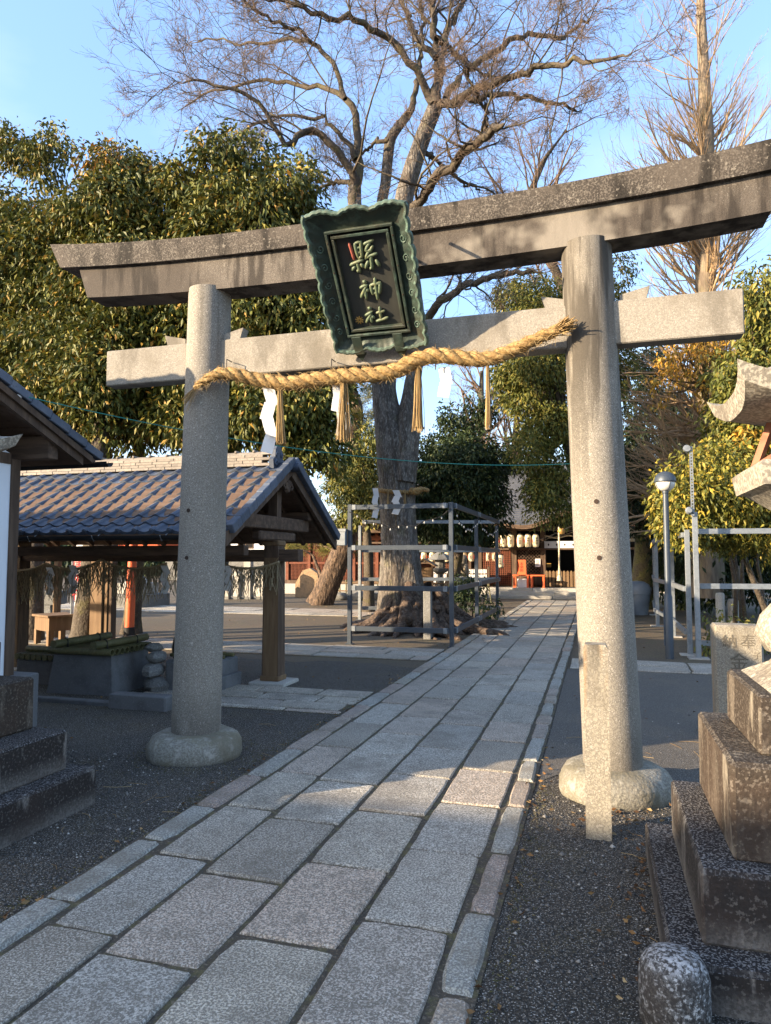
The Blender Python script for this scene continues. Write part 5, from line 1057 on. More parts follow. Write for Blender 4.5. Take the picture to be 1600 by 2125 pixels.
def grow(P, Rd, m, lr, ang, k, wig, up, t0=.2, rr=.55, rmin=.003, lmin=.1, side=None, lenabs=None, droop=0.):
    """children of a set of branches (N,kp,3)"""
    Nn, kp, _ = P.shape; idx = np.repeat(np.arange(Nn), m); M_ = len(idx); t = rng.uniform(t0, 1.0, M_); f = t * (kp - 1); i0 = np.minimum(f.astype(int), kp - 2); w = (f - i0)[:, None]
    st = P[idx, i0] * (1 - w) + P[idx, i0 + 1] * w; tg = nrm(P[idx, i0 + 1] - P[idx, i0]); r0 = Rd[idx, i0] * (1 - w[:, 0]) + Rd[idx, i0 + 1] * w[:, 0]
    plen = np.linalg.norm(np.diff(P, axis=1), axis=2).sum(1)[idx]
    rv = rng.normal(size=(M_, 3)); pe = nrm(rv - tg * (rv * tg).sum(1, keepdims=True)); a = np.radians(rng.uniform(ang[0], ang[1], M_))[:, None]
    d = nrm(tg * np.cos(a) + pe * np.sin(a) + np.array([0, 0, up])); L_ = np.maximum(lmin, (plen if lenabs is None else lenabs) * lr * rng.uniform(.55, 1.25, M_) * (1.15 - .5 * t))
    Q = np.zeros((M_, k, 3)); Q[:, 0] = st; rad = np.zeros((M_, k)); rs = np.maximum(rmin, np.minimum(r0 * rr * rng.uniform(.75, 1.05, M_), r0 * .9))
    rad[:, 0] = rs
    for j in range(1, k):
        d = nrm(d + rng.normal(0, wig, (M_, 3)) + np.array([0, 0, up * .35 - droop * j / k])); Q[:, j] = Q[:, j - 1] + d * (L_ / (k - 1))[:, None]; rad[:, j] = np.maximum(rmin * .55, rs * (1 - .72 * j / (k - 1)))
    return Q, rad
def leaf_blobs(blobs, per, nl, size, mat_name, squash=1., drop=.6, wid=.42, shell=(.72, 1.06), down=.55, spread=.09):
    """blobs: list of (centre, (rx,ry,rz)); per = clusters per m2 of blob surface; nl leaves each"""
    PS = []; DS = []
    for c, r in blobs:
        r = np.array(r); n = max(3, int(per * 4 * (r.prod()) ** (2 / 3) * 2.6)); q = nrm(rng.normal(size=(n, 3))); q[:, 2] = np.where(rng.uniform(size=n) < .25, -q[:, 2], q[:, 2])
        s = rng.uniform(*shell, n)[:, None]; ctr = np.array(c) + q * r * s
        cl = np.repeat(ctr, nl, 0) + rng.normal(0, spread, (n * nl, 3)); out = np.repeat(q, nl, 0)
        DS.append(out * .55 + rng.normal(0, .55, (n * nl, 3)) + np.array([0, 0, -down])); PS.append(cl)
    return leaves_np(np.concatenate(PS), np.concatenate(DS), size, wid)
def subblobs(c, r, n, rs, seed, bottom=-1.):
    g = np.random.default_rng(seed); out = []
    for _ in range(n):
        q = g.normal(size=3); q /= np.linalg.norm(q); q *= g.uniform(.45, .95); 
        if q[2] < bottom: q[2] = g.uniform(bottom, .5)
        rr = g.uniform(rs[0], rs[1]); out.append((np.array(c) + q * np.array(r), (rr * 1.1, rr * 1.1, rr * g.uniform(.7, .95))))
    return out
def crown_branches(parent, o, base, blobs, r0, mat, n=40):
    """boughs from the trunk top to each clump"""
    P = []; Rr = []
    for c, r in blobs[:n]:
        c = np.array(c); b = np.array(base); m_ = b * .45 + c * .55 + rng.normal(0, .12, 3) - np.array([0, 0, .15]); p, q = rs_np([b, m_, c + (c - b) * .04], [r0, r0 * .45, .008], 6); P.append(p); Rr.append(q)
    V, F = tubes_np(np.array(P), np.array(Rr), 5); link('bough', np_mesh('boughs', V - np.array(o), F, mat, True), parent)
def evergreen(name, label, base, top_r, blobs, per, nl, size, lmat, bmat=m_limb, tr=.16, lean=(0, 0), extra=None, group=None, fork=.55, wid=.42, down=.55, spread=.09, shell=(.72, 1.06)):
    b = Vector(base); o = thing(name, label, 'tree', b, 0, group); cz = np.array([x[0] for x in blobs]); cc = cz.mean(0); tp = np.array([b.x + (cc[0] - b.x) * .7 + lean[0], b.y + (cc[1] - b.y) * .7 + lean[1], cz[:, 2].min() * (1 - fork) + cc[2] * fork])
    mb = MB(); trunk_tube(mb, [(0, 0, -.1), (0.02, 0, .3), tuple((tp - np.array(b)) * .5 + np.array([.06, .04, 0])), tuple(tp - np.array(b))], [tr * 1.5, tr * 1.05, tr * .85, tr * .5], 14, .06, .15, int(abs(b.x * 10))); mb.build('trunk', bmat, o, smooth='all')
    crown_branches(o, b, tp, blobs, tr * .45, bmat)
    V, F = leaf_blobs(blobs, per, nl, size, None, wid=wid, down=down, spread=spread, shell=shell); link('crown', np_mesh('crown', V - np.array(b), F, lmat), o)
    if extra:
        bl2, mat2, per2 = extra; V, F = leaf_blobs(bl2, per2, nl, size, None, wid=wid, down=down); link('crown', np_mesh('crown', V - np.array(b), F, mat2), o)
    return o
A = lambda px, py, Y: np.array(at(px, py, Y))

# --- the great bare tree in the middle
TYc = 15.0; S = 1 / 94.
big = thing('great_bare_tree', 'huge old leafless tree with a fluted grey trunk standing inside the steel frame', 'tree', (-3.85, TYc, 0)); bo = np.array(big.location)
def tp(l, Yf=lambda i: TYc): return [tuple(A(x, y, Yf(i)) - bo) for i, (x, y, w) in enumerate(l)], [w * S * .9 for x, y, w in l]
mb = MB()
lo = [(838, 1322, 70), (838, 1285, 62), (836, 1240, 54), (832, 1190, 46), (828, 1120, 41), (824, 1050, 40), (822, 980, 43), (818, 920, 44), (806, 870, 33), (798, 820, 28), (795, 740, 27), (790, 680, 26), (778, 600, 24), (760, 520, 21), (738, 440, 17), (736, 390, 16)]
p, r = tp(lo); trunk_tube(mb, p, r, 44, .045, .12, 3)
ro = [(835, 1000, 30), (842, 930, 31), (848, 870, 27), (852, 820, 19), (860, 770, 18), (864, 700, 21), (858, 640, 24), (846, 540, 24), (836, 430, 22), (852, 360, 21), (872, 300, 19), (893, 245, 18), (906, 212, 17)]
p, r = tp(ro, lambda i: TYc - .12 + (.02 * i)); trunk_tube(mb, p, r, 26, .07, 0, 5)
bo_ = [(800, 560, 12), (795, 500, 13), (792, 430, 13), (800, 380, 13), (806, 320, 13), (812, 285, 13), (828, 262, 11), (848, 236, 10)]
p, r = tp(bo_, lambda i: TYc + .25 + .06 * i); trunk_tube(mb, p, r, 18, .06, 0, 7)
mb.build('trunk', m_bark, big, smooth='all')
g = np.random.default_rng(11); rb = MB()
for k in range(46):
    a = k / 46 * 2 * math.pi + g.uniform(-.1, .1); d = Vector((math.cos(a), math.sin(a), 0)); L_ = g.uniform(.55, 1.15) * (1.55 if -1.2 < (a if a < math.pi else a - 2 * math.pi) < .9 else 1); z0 = g.uniform(.3, 1.0); w0 = g.uniform(.055, .13)
    pt = [d * .42 + Vector((.1, 0, z0)), d * .72 + Vector((.1, 0, z0 * .55)), d * (.72 + L_ * .35) + Vector((.1 + g.uniform(-.1, .1), g.uniform(-.12, .12), .12)), d * (.72 + L_ * .75) + Vector((.1 + g.uniform(-.2, .2), g.uniform(-.2, .2), .03)), d * (.72 + L_) + Vector((.1, 0, -.06))]
    trunk_tube(rb, pt, [w0 * 1.3, w0 * 1.15, w0, w0 * .6, .02], 9, .14, 0, k)
rb.build('roots', m_root, big, smooth='all')
for k in range(44):
    a = g.uniform(0, 6.28); rr_ = g.uniform(.5, .98); rock('burl', m_root, big, (rr_ * math.cos(a) + .05, rr_ * math.sin(a) - .05, g.uniform(.02, 1.0) * (1.15 - rr_)), g.uniform(.08, .2), 50 + k, .8)
# limbs traced as polylines (px, py, radius px) with their own depth drift
LB = [
 ([(737, 440, 14), (742, 380, 13), (722, 345, 11), (700, 322, 10), (670, 282, 9.5), (640, 266, 9), (618, 280, 9), (606, 303, 8.5), (582, 292, 7), (568, 258, 6), (540, 215, 5.5), (498, 190, 4.5), (430, 172, 3.5), (355, 165, 2.2)], -2.2),
 ([(737, 400, 13), (741, 345, 12), (743, 280, 11), (731, 225, 10), (710, 198, 8), (670, 184, 7), (600, 174, 6), (525, 168, 5), (440, 190, 3.5), (360, 235, 2)], 1.6),
 ([(738, 330, 8), (715, 285, 6), (672, 246, 5), (602, 234, 4), (520, 262, 3), (450, 300, 2)], -1.0),
 ([(716, 205, 7), (697, 145, 7), (666, 102, 6.5), (640, 84, 6), (582, 82, 5), (520, 95, 4), (450, 75, 3), (390, 90, 2)], 2.2),
 ([(655, 92, 5), (622, 66, 5), (582, 50, 4.5), (530, 18, 4), (470, -30, 3)], -1.4),
 ([(848, 236, 10), (862, 195, 8), (868, 140, 6), (880, 60, 5), (872, -40, 4)], 2.5),
 ([(900, 215, 14), (880, 170, 10), (850, 130, 9), (812, 82, 8.5), (762, 50, 8), (722, 32, 7), (655, 32, 6), (590, 5, 4), (520, -25, 3)], -2.4),
 ([(806, 290, 7), (770, 300, 4), (735, 330, 3), (690, 350, 2)], 1.0),
 ([(905, 215, 15), (912, 150, 13), (906, 80, 10), (896, 0, 8), (885, -90, 6)], .6),
 ([(912, 150, 11), (925, 70, 9), (962, 0, 8), (1010, -70, 6)], 1.8),
 ([(912, 215, 12), (938, 215, 11), (985, 186, 9), (1060, 160, 8), (1130, 141, 7), (1180, 130, 6), (1250, 126, 4), (1325, 102, 2.2)], -2.0),
 ([(925, 205, 10), (958, 150, 9), (1020, 110, 8), (1075, 72, 7), (1115, 66, 6.5), (1165, 82, 5), (1190, 60, 4), (1240, 20, 3)], 2.4),
 ([(930, 216, 9), (1000, 200, 8), (1062, 196, 6), (1140, 214, 5), (1212, 228, 3)], 1.2),
 ([(846, 470, 13), (862, 425, 13), (900, 372, 12), (960, 322, 11), (1000, 287, 10), (1050, 254, 7)], -2.6),
 ([(1008, 280, 7), (1010, 235, 5), (985, 190, 4), (960, 130, 3)], -1.5),
 ([(864, 700, 12), (892, 652, 11), (920, 620, 10), (952, 592, 9), (1050, 569, 7), (1130, 560, 4)], -1.5),
 ([(742, 380, 9), (706, 375, 6), (672, 382, 4), (640, 410, 3), (610, 450, 2)], 1.4),
 ([(870, 310, 9), (905, 330, 5), (950, 370, 4), (1000, 400, 3)], 2.2),
 ([(905, 120, 9), (870, 90, 7), (850, 40, 6), (820, -30, 4)], 2.8),
 ([(906, 80, 9), (940, 110, 5), (990, 150, 4), (1050, 165, 3)], 3.0)]
P0 = []; R0 = []
for l, dep in LB:
    n_ = len(l); pts = []
    for i, (x, y, w) in enumerate(l):
        t = i / (n_ - 1); pts.append(A(x, y, TYc + dep * t ** 1.3))
    p, r = rs_np(pts, [w * S for _, _, w in l], 26); r = np.maximum(r * .8, .010); r[-1] = .004; r[-2] *= .6; wob = rng.normal(0, .035, p.shape); wob[0] = 0; wob[-1] = 0; P0.append(p + wob); R0.append(r)
P0 = np.array(P0); R0 = np.array(R0); V, F = tubes_np(P0, R0, 9); link('limbs', np_mesh('limbs', V - bo, F, m_limb, True), big)
P1, R1 = grow(P0, R0, 14, .42, (28, 68), 9, .21, .12, .15, .36, .009, .6)
P2, R2 = grow(P1, R1, 7, .52, (26, 60), 7, .21, .08, .2, .5, .0055, .35)
V, F = merge([tubes_np(P1, R1, 5), tubes_np(P2, R2, 4)]); link('branches', np_mesh('branches', V - bo, F, m_limb, True), big)
P3, R3 = grow(P2, R2, 7, .55, (24, 55), 5, .20, .05, .15, .6, .0044, .22)
P4, R4 = grow(P3, R3, 2, .60, (24, 50), 3, .18, .03, .15, .7, .0034, .14)
V, F = merge([tubes_np(P3, R3, 3), tubes_np(P4, R4, 3)]); link('twigs', np_mesh('twigs', V - bo, F, m_twig), big, kind='stuff')
# rope around the great tree
zc_ = np.array(A(826, 1020, 15.0)); tr_ = thing('tree_rope', 'straw rope tied with a knot around the great bare tree trunk', 'straw rope', tuple(zc_)); cxx, cyy = A(824, 1020, 15.0)[:2]
ring = []
for k in range(30):
    a = 2 * math.pi * k / 29; ring.append(Vector((cxx + .47 * math.cos(a), cyy + .47 * math.sin(a) * .95, zc_[2] + .02 - .10 * math.sin(a * 1.0 + 3.14) * .6 - .05 * math.cos(a))))
twisted(tr_, ring, [.045] * 30, 110, .22, 3, m_straw, hairs=500, hl=.07)
kn = [Vector((cxx + .40, cyy - .3, zc_[2] - .02)), Vector((cxx + .52, cyy - .36, zc_[2] - .04)), Vector((cxx + .66, cyy - .36, zc_[2] + .0)), Vector((cxx + .80, cyy - .34, zc_[2] - .03))]
twisted(tr_, kn, [.07, .075, .05, .035], 30, .18, 3, m_straw, hairs=120, hl=.06, nm='knot')
for dx, dy in ((-.06, -.50), (.30, -.44)): bundle(tr_, 'straw_tassel', (cxx + dx, cyy + dy, zc_[2] + .0), .34, 60, .03, .004, o=tr_.location)
shide('white paper streamer hanging from the tree rope at the left of the trunk', (cxx - .37, cyy - .45, zc_[2] + .04), .12, .62, 4, .2, group='paper streamers on the tree rope', sway=.25)
shide('white paper streamer hanging from the tree rope in front of the trunk', (cxx + .12, cyy - .53, zc_[2] - .02), .15, .50, 4, 0, group='paper streamers on the tree rope', sway=.4)

# --- evergreens on the left
YE = 10.9
def E_(px, py, rx, ry, rz, n, rs, seed, Y=YE): return subblobs(A(px, py, Y), (rx, ry, rz), n, rs, seed)
bl = E_(45, 610, 1.15, .8, 2.3, 44, (.38, .62), 1) + E_(35, 330, .28, .3, .5, 5, (.2, .32), 2) + E_(112, 330, .36, .4, .75, 8, (.2, .34), 3) + E_(70, 800, 1.3, .9, 1.0, 20, (.4, .6), 4)
evergreen('evergreen_tree', 'glossy evergreen tree at the far left above the white shed', (-10.2, 10.9, 0), 0, bl, 32, 9, .115, m_leaf_ev, group='evergreen trees behind the pavilion')
bl = E_(255, 590, 1.2, .8, 2.0, 46, (.38, .6), 5) + E_(255, 370, .68, .6, .65, 12, (.28, .45), 6) + E_(250, 800, 1.6, .9, 1.1, 34, (.4, .62), 7) + E_(155, 700, .5, .7, 2.2, 20, (.38, .6), 116) + E_(165, 470, .3, .5, .5, 8, (.3, .45), 118)
evergreen('evergreen_tree', 'evergreen tree with an orange-tinged top left of the torii plaque', tuple(gd(178, 1348)), 0, bl, 32, 9, .115, m_leaf_ev, tr=.22, extra=(E_(265, 350, .65, .6, .62, 9, (.28, .45), 8), m_leaf_or, 15), group='evergreen trees behind the pavilion')
bl = E_(510, 590, 1.35, .9, 2.1, 54, (.38, .62), 9) + E_(470, 330, .6, .6, .62, 10, (.28, .45), 10) + E_(590, 420, .4, .5, .8, 8, (.28, .45), 12) + E_(540, 820, 1.2, .9, 1.0, 24, (.4, .62), 13) + E_(655, 700, .25, .6, 1.5, 12, (.3, .45), 14) + E_(630, 880, .5, .6, .7, 12, (.32, .5), 114) + E_(375, 720, .5, .7, 2.2, 20, (.38, .6), 115) + E_(385, 430, .3, .5, .7, 12, (.3, .45), 117)
evergreen('evergreen_tree', 'broad evergreen tree directly left of the torii plaque', (-6.6, 11.2, 0), 0, bl, 32, 9, .115, m_leaf_ev, group='evergreen trees behind the pavilion')
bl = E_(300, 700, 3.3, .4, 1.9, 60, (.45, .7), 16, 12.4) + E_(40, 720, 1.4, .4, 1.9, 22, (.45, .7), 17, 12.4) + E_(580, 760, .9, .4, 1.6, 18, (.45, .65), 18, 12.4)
evergreen('dark_backing_tree', 'dark backing foliage added as shade in the gaps of the left trees', (-9.2, 12.5, 0), 0, bl, 14, 8, .14, m_leaf_dk)  # added filler; its dark leaves stand in for shade inside the crowns
# --- middle distance
bl = E_(745, 1010, .85, .9, 1.25, 16, (.35, .6), 18, 19) + E_(765, 930, .4, .5, .6, 5, (.3, .45), 19, 19)
evergreen('round_evergreen', 'rounded green tree just left behind the great trunk', (-6.3, 19.3, 0), 0, bl, 22, 9, .11, m_leaf_md)
bl = E_(960, 1010, 1.25, 1.4, 1.7, 55, (.42, .72), 20, 20.5) + E_(945, 880, .35, .5, .6, 6, (.28, .42), 21, 20.5) + E_(995, 860, .3, .4, .5, 5, (.25, .4), 22, 20.5) + E_(900, 1000, .7, .8, 1.5, 10, (.4, .65), 23, 20.5)
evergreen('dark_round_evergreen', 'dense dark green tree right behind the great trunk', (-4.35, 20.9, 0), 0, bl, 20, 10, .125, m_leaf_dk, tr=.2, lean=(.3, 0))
bl = E_(1110, 720, 1.05, 1.2, 2.2, 44, (.38, .62), 24, 19.5) + E_(1130, 950, .75, 1.0, 1.6, 28, (.36, .58), 25, 19.5) + E_(1150, 1050, .5, .6, .5, 6, (.25, .4), 26, 19.5) + E_(1240, 700, .9, 1.2, 2.4, 20, (.45, .7), 27, 20.5) + E_(1050, 800, .35, .6, .5, 5, (.25, .4), 28, 19.5) + E_(1090, 620, .8, .8, .6, 8, (.35, .55), 29, 20)
evergreen('sunlit_evergreen', 'tall sunlit evergreen tree between the dark tree and the right pillar', (.35, 20.6, 0), 0, bl, 22, 9, .105, m_leaf_md, tr=.2)
# mossy trunk with dark foliage behind the lamp
bl = E_(1320, 1060, .8, .9, 1.1, 16, (.35, .6), 30, 22.5) + E_(1300, 980, .6, .8, .8, 8, (.35, .55), 31, 22.5) + E_(1390, 1080, .5, .7, .6, 8, (.3, .5), 32, 22.5)
evergreen('mossy_tree', 'dark leafy tree with a mossy trunk behind the lamp post', (1.28, 23.1, 0), 0, bl, 20, 9, .12, m_leaf_dk, bmat=M('mossy bark', (.12, .10, .06), [(4, .45, .6, (.16, .15, .05), .8), (20, .5, .65, (.06, .045, .03), .7)], bump=(16, 1, .05)), tr=.34)
# yellow green trees on the right
bl = E_(1500, 1040, 1.15, .9, .75, 26, (.28, .48), 33, 13.8) + E_(1430, 1060, .55, .6, .45, 10, (.22, .38), 34, 13.2) + E_(1420, 1110, .35, .4, .3, 6, (.16, .28), 35, 13.0) + E_(1560, 1090, .7, .7, .5, 10, (.25, .42), 36, 13.5) + E_(1480, 960, .5, .6, .5, 8, (.25, .4), 37, 14.2)
evergreen('yellow_green_shrub_tree', 'sunlit yellow-green leafy shrub tree behind the right lamp post', (3.05, 14.6, 0), 0, bl, 34, 8, .10, m_leaf_yl, tr=.06)
bl = E_(1585, 800, .8, 1.0, 1.5, 20, (.35, .6), 38, 15.5) + E_(1600, 640, .7, .9, 1.0, 12, (.35, .55), 39, 15.5) + E_(1540, 900, .5, .8, .9, 10, (.3, .5), 40, 15.5)
evergreen('tall_right_evergreen', 'green leafy tree rising behind the right stone lantern', (4.6, 16.2, 0), 0, bl, 22, 8, .13, m_leaf_md, tr=.1, extra=(E_(1575, 930, .4, .5, .5, 4, (.25, .35), 41, 15.2), m_leaf_gold, 14))
bl = E_(1440, 720, .75, .6, .55, 14, (.22, .4), 42, 18.0) + E_(1480, 800, .6, .6, .6, 7, (.2, .34), 43, 18.0) + E_(1390, 800, .5, .6, .5, 5, (.2, .3), 44, 18.0)
evergreen('golden_leaf_tree', 'golden-leaved tree hanging below the right end of the tie beam', (3.3, 18.9, 0), 0, bl, 10, 8, .11, m_leaf_gold, tr=.08)
bl = E_(1530, 1170, 2.2, 1.2, .9, 30, (.4, .7), 45, 21) + E_(1420, 1200, 1.0, 1.0, .8, 12, (.35, .6), 46, 23) + E_(1500, 900, 2.6, 1.2, 2.4, 30, (.5, .8), 47, 26) + E_(1350, 860, 1.2, 1.2, 3.0, 22, (.5, .8), 48, 27)
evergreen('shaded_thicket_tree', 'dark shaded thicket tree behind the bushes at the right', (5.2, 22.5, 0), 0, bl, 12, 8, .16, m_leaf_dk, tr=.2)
g = np.random.default_rng(4)
for k, (px, py, h, col_, lab) in enumerate(((1525, 1300, 2.1, m_limb, 'thin straight sapling trunk among the dark bushes'), (1548, 1300, 1.9, m_limb, 'pale crooked sapling trunk beside the straight sapling'), (1580, 1296, 2.0, m_limb, 'dark sapling stem furthest right among the bushes'))):
    b = gd(px, py); o = thing('sapling', lab, 'sapling', b, 0, 'saplings in the right thicket'); MB().tube([(0, 0, -.05), (.05 * (-1) ** k, 0, h * .4), (-.04, .02, h * .7), (.03, 0, h)], [.055, .045, .04, .02], 8).build('trunk', col_, o, smooth='all')
    V, F = leaf_blobs([((b.x + g.normal(0, .3), b.y + .1, h + g.normal(0, .2)), (.35, .35, .3)) for _ in range(3)], 18, 8, .11, None); link('crown', np_mesh('crown', V - np.array(b), F, m_leaf_md), o)
for k, (x, y, h, lab) in enumerate(((1.85, 12.4, .55, 'upright young leafy shrub at the foot of the steel frame'), (2.35, 13.0, .4, 'low leafy shrub right of the young shrub'), (2.9, 9.6, .9, 'yellow-leaved shrub behind the engraved stone'))):
    o = thing('low_shrub', lab, 'shrub', (x, y, 0), 0, None); V, F = leaf_blobs([((x + g.normal(0, .12), y + g.normal(0, .12), h * t), (.16, .16, .14)) for t in (.25, .4, .55, .75, .95)], 60, 6, .085, None); link('foliage', np_mesh('foliage', V - np.array([x, y, 0]), F, m_leaf_yl if k == 2 else m_leaf_md), o); MB().tube([(0, 0, -.03), (.02, 0, h * .9)], .012, 6).build('stem', m_limb, o)
b = A(1030, 1250, 20.5); o = thing('low_shrub', 'dark rounded shrub growing against the roots of the great tree', 'shrub', (-2.95, 17.3, 0)); V, F = leaf_blobs([((-2.95 + g.normal(0, .2), 17.3 + g.normal(0, .2), z), (.28, .28, .24)) for z in (.3, .5, .6, .8, .9)], 40, 8, .10, None); link('foliage', np_mesh('foliage', V - np.array([-2.95, 17.3, 0]), F, m_leaf_dk), o); MB().tube([(0, 0, -.03), (.02, 0, .8)], .02, 6).build('stem', m_limb, o)

# --- ginkgo
GY = 20.0; gx = A(1465, 600, GY)[0]; gk = thing('ginkgo_tree', 'tall leafless ginkgo with upswept whip-like branches at the right', 'tree', (gx, GY, 0)); go = np.array([gx, GY, 0])
tpx = [(1466, 1240, 30), (1462, 1000, 24), (1466, 800, 21), (1464, 600, 19), (1464, 420, 18), (1466, 300, 15), (1463, 200, 12), (1458, 100, 10), (1454, 0, 8), (1452, -150, 5), (1450, -260, 2)]
gs = 1 / 73.
pts = [A(x, y, GY) for x, y, w in tpx]; mb = MB(); trunk_tube(mb, [tuple(p - go) for p in pts], [w * gs for _, _, w in tpx], 18, .08, .1, 9); mb.build('trunk', m_gbark, gk, smooth='all')
p, r = rs_np(pts, [w * gs for _, _, w in tpx], 40)
PA, RA = grow(p[None, 3:], r[None, 3:], 90, .16, (52, 85), 9, .07, .22, .12, .15, .010, 1.5, lenabs=17.0)
PB, RB = grow(p[None, 14:26], r[None, 14:26], 70, .19, (45, 80), 9, .07, .24, .1, .16, .010, 1.5, lenabs=17.0)
PD, RD_ = grow(p[None, 3:14], r[None, 3:14], 150, .19, (55, 100), 10, .10, .05, .05, .16, .010, 1.4, lenabs=15.0, droop=.0)
G1 = [(PA, RA), (PB, RB), (PD, RD_)]; parts = []; tw = []
for Pq, Rq in G1:
    parts.append(tubes_np(Pq, Rq, 5)); Q, q = grow(Pq, Rq, 8, .45, (16, 38), 6, .06, .12, .12, .6, .006, .4); parts.append(tubes_np(Q, q, 4)); Q2, q2 = grow(Q, q, 3, .5, (18, 42), 4, .08, .08, .15, .65, .004, .25); tw.append(tubes_np(Q2, q2, 3))
V, F = merge(parts); link('branches', np_mesh('branches', V - go, F, m_ginkgo, True), gk, kind='stuff'); V, F = merge(tw); link('twigs', np_mesh('twigs', V - go, F, m_ginkgo), gk, kind='stuff')
# --- smaller bare trees in the distance
def bare(label, Y, tpx, sc_, seed_, mat=m_twig, lv=(26, 7, 5, 3), L0=.30):
    pts = [A(x, y, Y) for x, y, w in tpx]; o = thing('bare_tree', label, 'tree', tuple((pts[0][0], Y, 0)), 0, 'bare trees in the distance'); oo = np.array([pts[0][0], Y, 0]); p, r = rs_np([np.array([pts[0][0], Y, -.1])] + pts, [tpx[0][2] * sc_] + [w * sc_ for _, _, w in tpx], 16)
    V, F = tubes_np(p[None], r[None], 8); link('trunk', np_mesh('trunk', V - oo, F, m_limb, True), o)
    a, ar = grow(p[None], r[None], lv[0], L0, (22, 55), 7, .14, .15, .35, .5, .012, .5); b_, br_ = grow(a, ar, lv[1], .5, (22, 50), 6, .16, .08, .15, .55, .008, .3); c, cr = grow(b_, br_, lv[2], .55, (22, 50), 4, .15, .04, .15, .6, .006, .2); d, dr_ = grow(c, cr, lv[3], .6, (22, 50), 3, .15, .02, .15, .7, .005, .12)
    V, F = merge([tubes_np(a, ar, 4), tubes_np(b_, br_, 3), tubes_np(c, cr, 3), tubes_np(d, dr_, 3)]); link('crown', np_mesh('crown', V - oo, F, mat), o)
bare('bare twiggy tree seen between the straw tassels', 34, [(1000, 1100, 14), (1000, 950, 10), (998, 850, 7), (1000, 770, 4)], 1 / 42, 1, L0=.33)
bare('second bare twiggy tree right of the straw tassels', 36, [(1060, 1100, 12), (1066, 960, 8), (1072, 860, 5), (1076, 800, 3)], 1 / 40, 2, L0=.3)
bare('bare tree whose spreading top shows above the torii beam', 24, [(1215, 1100, 14), (1180, 620, 10), (1110, 470, 9), (1100, 400, 7), (1130, 330, 5), (1175, 270, 3)], 1 / 60, 3, L0=.22)
# --- leaning pine
pb = gd(668, 1255); pn_ = thing('leaning_pine', 'pine with a thick leaning plated trunk left of the great tree', 'pine tree', pb); ppx = [(664, 1258, 27), (678, 1225, 23), (700, 1170, 22), (722, 1110, 20), (736, 1040, 17), (738, 960, 16), (736, 900, 14), (742, 850, 11), (730, 800, 8), (725, 760, 5)]
PYn = pb.y; pts = [A(x, y, PYn - .02 * i) for i, (x, y, w) in enumerate(ppx)]; mb = MB(); trunk_tube(mb, [tuple(p - np.array(pb)) for p in pts], [w / 61. for _, _, w in ppx], 22, .05, .12, 4); mb.build('trunk', m_pinebark, pn_, smooth='all')
NP = []; br_p = []
for (px, py, n_, rr_) in ((650, 1130, 9, .7), (690, 1135, 7, .6), (610, 1130, 6, .5), (700, 985, 8, .6), (735, 980, 6, .5), (722, 850, 12, .8), (760, 870, 6, .5), (690, 900, 5, .5), (740, 790, 9, .7), (705, 1010, 5, .5), (665, 1085, 4, .4), (700, 800, 5, .5)):
    c = A(px, py, PYn + rng.uniform(-.8, .8)); i = int(np.argmin([np.linalg.norm(p - c) for p in pts])); q, r = rs_np([pts[max(i - 1, 0)] if i < 8 else pts[i], (pts[i] + c) / 2 + rng.normal(0, .15, 3), c], [.07, .045, .015], 8); br_p.append((q, r))
    for _ in range(n_): NP.append(c + rng.normal(0, 1, 3) * rr_ * np.array([.62, .6, .28]))
V, F = tubes_np(np.array([b[0] for b in br_p]), np.array([b[1] for b in br_p]), 6); link('branches', np_mesh('branches', V - np.array(pb), F, m_pinebark, True), pn_)
NP = np.array(NP); nn = 130; ctr = np.repeat(NP, nn, 0) + rng.normal(0, .09, (len(NP) * nn, 3)); d = nrm(rng.normal(size=ctr.shape) + np.array([0, 0, .35])); ln = rng.uniform(.16, .30, (len(ctr), 1)); V, F = tubes_np(np.stack([ctr, ctr + d * ln], 1), np.full((len(ctr), 2), .0042)); link('needles', np_mesh('needles', V - np.array(pb), F, m_needle), pn_)
# young pine on the right
yb = gd(1530, 1296); yp = thing('young_pine', 'small bright green pine shoot in front of the dark thicket', 'pine tree', (2.9, 13.4, 0)); MB().tube([(0, 0, -.05), (.03, 0, .8), (0, 0, 1.45)], [.035, .03, .015], 8).build('trunk', m_limb, yp)
c0 = A(1535, 1125, 13.4); nn = 900; ctr = np.concatenate([c0 + rng.normal(0, 1, (nn, 3)) * np.array([.16, .15, .07]), A(1590, 1130, 13.4) + rng.normal(0, 1, (nn // 2, 3)) * np.array([.12, .12, .06])]); d = nrm(rng.normal(size=ctr.shape) + np.array([0, 0, .3])); V, F = tubes_np(np.stack([ctr, ctr + d * rng.uniform(.12, .2, (len(ctr), 1))], 1), np.full((len(ctr), 2), .0035)); link('needles', np_mesh('needles', V - np.array([2.9, 13.4, 0]), F, m_leaf_yl), yp)
# far wood closing the horizon
fw = []
for k in range(150):
    x = rng.uniform(-75, 60); y = rng.uniform(52, 62); fw.append((np.array([x, y, rng.uniform(.5, 3.2)]), (2.4, 2.0, rng.uniform(1.2, 2.0))))
V, F = leaf_blobs(fw, 1.6, 8, .55, None, spread=.5); link('distant_wood', np_mesh('distant_wood', V, F, m_leaf_dk), None, kind='stuff', label='dark belt of distant trees on the horizon', cat='wood')
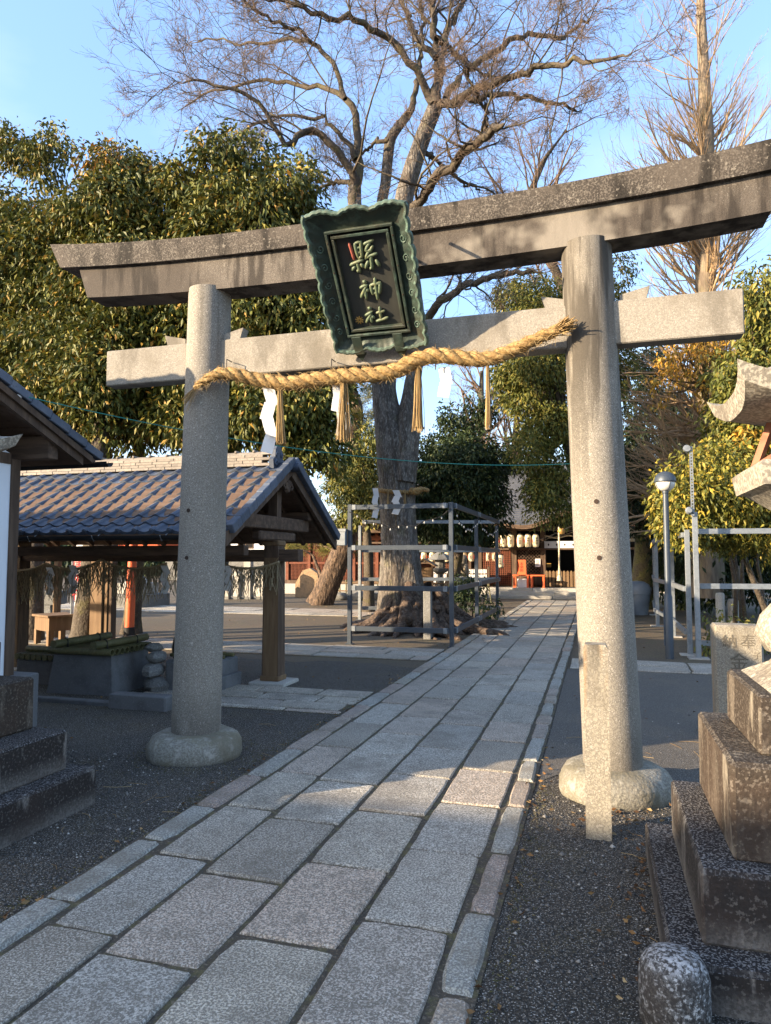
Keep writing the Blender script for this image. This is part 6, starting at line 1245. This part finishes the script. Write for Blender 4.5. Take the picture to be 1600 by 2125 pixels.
# ------------------------------------------------------------------ litter on the ground
def scatter_ground(n, xr, yr, avoid=True):
    p = np.stack([rng.uniform(*xr, n), rng.uniform(*yr, n)], 1)
    if avoid: p = p[(p[:, 0] < -2.45) | (p[:, 0] > -.42)]
    return p
q = np.concatenate([scatter_ground(5200, (-6, 5), (2.0, 9)), scatter_ground(22000, (-4.6, 1.6), (1.9, 4.8))]); n = len(q); s = rng.gamma(2.0, .0015, n) + .0022; c = np.stack([q[:, 0], q[:, 1], .004 + s * .3], 1)
oc = np.array([[1, 0, 0], [-1, 0, 0], [0, 1, 0], [0, -1, 0], [0, 0, .7], [0, 0, -.7]]); V = (c[:, None] + oc[None] * s[:, None, None] * rng.uniform(.7, 1.4, (n, 6, 1))).reshape(-1, 3)
f = np.array([[0, 2, 4], [2, 1, 4], [1, 3, 4], [3, 0, 4], [2, 0, 5], [1, 2, 5], [3, 1, 5], [0, 3, 5]]); F = (f[None] + (np.arange(n) * 6)[:, None, None]).reshape(-1, 3)
link('pebbles', np_mesh('pebbles', V, F, m_peb), None, kind='stuff', label='loose pebbles scattered over the dark gravel', cat='gravel')
q = np.concatenate([scatter_ground(120, (-6, 4), (2.2, 10)), np.stack([rng.normal(-2.2, .25, 260), rng.uniform(12.2, 18, 260)], 1), np.stack([-2.44 + rng.normal(0, .05, 130), rng.uniform(2, 9, 130)], 1), np.stack([-.41 + rng.normal(0, .04, 60), rng.uniform(2, 6, 60)], 1), np.stack([rng.normal(.15, .3, 70), 4.45 + rng.normal(0, .12, 70)], 1), np.stack([rng.uniform(-9, 5, 500), rng.uniform(11.8, 26, 500)], 1), np.stack([.22 - np.abs(rng.normal(0, .09, 70)), rng.uniform(2.6, 4.2, 70)], 1)]); n = len(q)
V, F = leaves_np(np.stack([q[:, 0], q[:, 1], np.full(n, .018)], 1), np.stack([rng.normal(size=n), rng.normal(size=n), rng.normal(0, .12, n)], 1), .036, .5, .3, .0); V[:, 2] = np.maximum(V[:, 2], .009)
link('fallen_leaves', np_mesh('fallen_leaves', V, F, m_litter), None, kind='stuff', label='dry fallen leaves scattered over the yard', cat='leaves')
q = scatter_ground(130, (-3.5, 1.2), (2.3, 6.5)); n = len(q); a = rng.uniform(0, 6.28, n); l = rng.uniform(.05, .2, n); c0 = np.stack([q[:, 0], q[:, 1], np.full(n, .013)], 1); c2 = c0 + np.stack([np.cos(a) * l, np.sin(a) * l, np.zeros(n)], 1); c1 = (c0 + c2) / 2 + np.stack([-np.sin(a), np.cos(a), np.full(n, .15)], 1) * (l * rng.normal(0, .12, n))[:, None]; c1[:, 2] = .016
V, F = tubes_np(np.stack([c0, c1, c2], 1), np.full((n, 3), .0016)); link('straw_bits', np_mesh('straw_bits', V, F, m_hair), None, kind='stuff', label='thin dry straws lying on the gravel', cat='straw')
# moss and weeds along the kerbs and stone feet
q = np.concatenate([np.stack([-2.46 + np.abs(rng.normal(0, .05, 900)) * -1, rng.uniform(2, 8, 900)], 1), np.stack([-.40 + np.abs(rng.normal(0, .05, 500)), rng.uniform(2.2, 5, 500)], 1), np.stack([-3.05 + .46 * np.cos(np.linspace(0, 6.28, 500)) + rng.normal(0, .04, 500), 5 + .46 * np.sin(np.linspace(0, 6.28, 500)) + rng.normal(0, .04, 500)], 1)]); n = len(q)
V, F = leaves_np(np.stack([q[:, 0], q[:, 1], np.full(n, .006)], 1), np.stack([rng.normal(0, .8, n), rng.normal(0, .8, n), np.abs(rng.normal(.5, .3, n))], 1), .018, .25, .1, .1); link('weeds', np_mesh('weeds', V, F, leafmat('dull moss', [(0, (.05, .05, .018)), (.5, (.09, .085, .03)), (1, (.17, .13, .05))], rough=.8)), None, kind='stuff', label='small weeds and moss along the kerb stones', cat='weeds')
